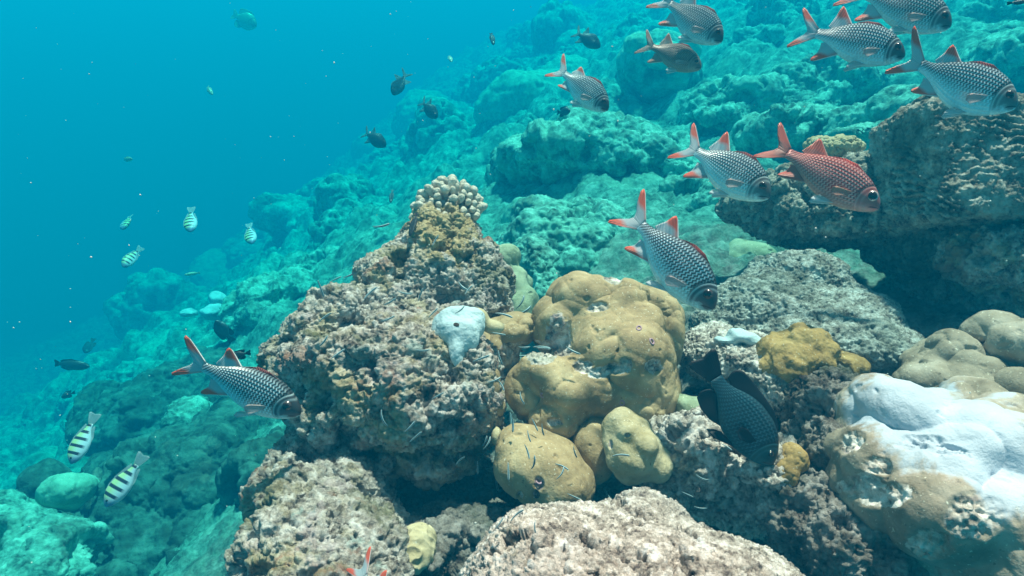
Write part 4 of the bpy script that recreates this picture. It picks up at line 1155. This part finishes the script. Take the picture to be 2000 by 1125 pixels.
uv = N(nt, 'UVMap'); sp = N(nt, 'SeparateXYZ'); nt.links.new(uv.outputs[0], sp.inputs[0])
c_f = ramp(nt, sp.outputs['Y'], [(.0, (.5, .56, .56)), (.22, (.6, .66, .66)), (.3, (.01, .03, .05)), (.66, (.01, .05, .08)), (.72, (.4, .68, .74)), (.86, (.5, .62, .62)), (.93, (.03, .07, .08))])
nt.links.new(c_f, b_.inputs['Base Color']); b_.inputs['Roughness'].default_value = .35
fry_meshes = [fry_mesh(b) for b in (0, .35, -.35, .6)]
FRY = [(656,545,-25),(686,536,-25),(723,572,-42),(791,572,10),(821,576,-70),(761,590,-30),(915,566,-50),(899,605,-40),(846,611,-45),(758,623,-22),(635,619,-35),(631,668,-50),(660,691,-35),(825,684,0),(985,615,15),(1024,607,-30),(975,652,10),(1024,678,0),(1059,678,5),(1018,590,-60),(1018,695,0),(967,742,-22),(979,752,60),(744,441,-10),(627,564,70),
       (1119,685,28),(1062,680,5),(1019,778,70),(1045,830,65),(1033,852,75),(1030,882,72),(1042,905,-75),(993,921,88),(1123,884,72),(1098,911,25),(1096,924,-60),(1123,971,25),(1187,966,58),(1213,889,0),(1373,934,20),(1343,966,25),(1368,992,8),(1420,873,32),(952,866,-60),(933,914,88),(971,947,80),(1001,827,85),(749,818,68),(812,853,-40),(800,834,-45),(899,899,-42),(946,864,-62),(855,773,-28),(976,1021,-55),(1010,1005,-40),(1045,1029,88),(998,822,85),(977,700,72),(850,470,-60),(905,560,40),(940,700,-20),(1060,840,80)]
for k, (px, py, ang) in enumerate(FRY):
    h_ = hit(px, py)
    d = 1.15 if h_ is None else min(h_[2] * .93, 1.55)
    a = math.radians(ang)
    hl = 14.5 * random.uniform(.8, 1.25)
    ex, ey = math.cos(a) * hl, math.sin(a) * hl
    o = link('striped_fry', fry_meshes[k % 4])
    o.matrix_world = fish_frame((px + ex, py + ey), (px - ex, py - ey), d, d * random.uniform(.99, 1.01), (ey * random.choice([1]) , -ex), .1)
    tag(o, 'tiny slender fry with dark and pale stripes over the near reef, one of many alike', 'fish', 'striped fry over the near reef')

# purple rimmed worm tubes set in the brown coral
m_tube = simple_mat('worm_tube', (.5, .3, .36), .6, .3)
def tube_mesh():
    V, Q = [], []
    n, k = 14, 8
    for i in range(n):
        A = i / n * 2 * math.pi
        for j in range(k):
            B = j / k * 2 * math.pi
            r = 1 + .34 * math.cos(B)
            V.append((r * math.cos(A), r * math.sin(A) * 1.25, .5 * math.sin(B) + .1 * math.sin(A)))
            Q.append((i * k + j, ((i + 1) % n) * k + j, ((i + 1) % n) * k + (j + 1) % k, i * k + (j + 1) % k))
    return mesh_from('worm_tube', np.array(V) * .0042, np.array(Q), m_tube)
tm_ = tube_mesh()
for lab, px, py in [('purple rimmed worm tube high on the right of the brown coral face', 1248, 641), ('purple rimmed worm tube low on the brown coral face', 1215, 787),
                    ('small worm tube right of the high one on the brown coral face', 1273, 667), ('worm tube at the left of the brown coral below the knob', 1060, 772), ('worm tube near the top of the low smooth coral lobe', 1052, 940)]:
    h_ = hit(px, py)
    if h_ is None: continue
    o = link('worm_tube', tm_); o.location = h_[0]
    o.rotation_euler = Vector(h_[1]).to_track_quat('Z', 'Y').to_euler()
    tag(o, lab, 'worm tube', 'worm tubes in the brown coral')

# the hole in the face of the sponge
h_ = hit(891, 634)
if h_ is not None:
    o = link('sponge_hole', disc_mesh('sponge_hole', (0, 0, 0), .0055, .0012, simple_mat('sponge_hole_lining', (.06, .045, .035), .9, .1), 1, 0))
    o.location = h_[0]; o.scale = (1.2, 1, .75)
    o.rotation_euler = Vector(h_[1]).to_track_quat('Y', 'Z').to_euler()
    tag(o, 'small dark brown hole in the face of the blue white sponge', 'sponge hole')

# drifting specks in the water
sv, sq = [], []
base = np.array([(1, 0, 0), (-1, 0, 0), (0, 1, 0), (0, -1, 0), (0, 0, 1), (0, 0, -1)], float)
tri_ = [(0, 2, 4), (2, 1, 4), (1, 3, 4), (3, 0, 4), (2, 0, 5), (1, 2, 5), (3, 1, 5), (0, 3, 5)]
r_ = random.Random(5)
for k in range(420):
    d = r_.uniform(.7, 4.5)
    c = P(r_.uniform(-100, 2100), r_.uniform(-50, 1150), d)
    s0 = .0011 * r_.uniform(.6, 1.6) * (d ** .5)
    sv.append(base * s0 * np.array([r_.uniform(.6, 1.4) for _ in range(3)]) + c)
    sq += [tuple(i + 6 * k for i in t3) for t3 in tri_]
sm = mesh_from('drifting_specks', np.concatenate(sv), np.array(sq), simple_mat('speck', (.7, .75, .7), .8))
tag(link('drifting_specks', sm), 'pale specks of plankton drifting in the water', None, None, 'stuff')
#@@END
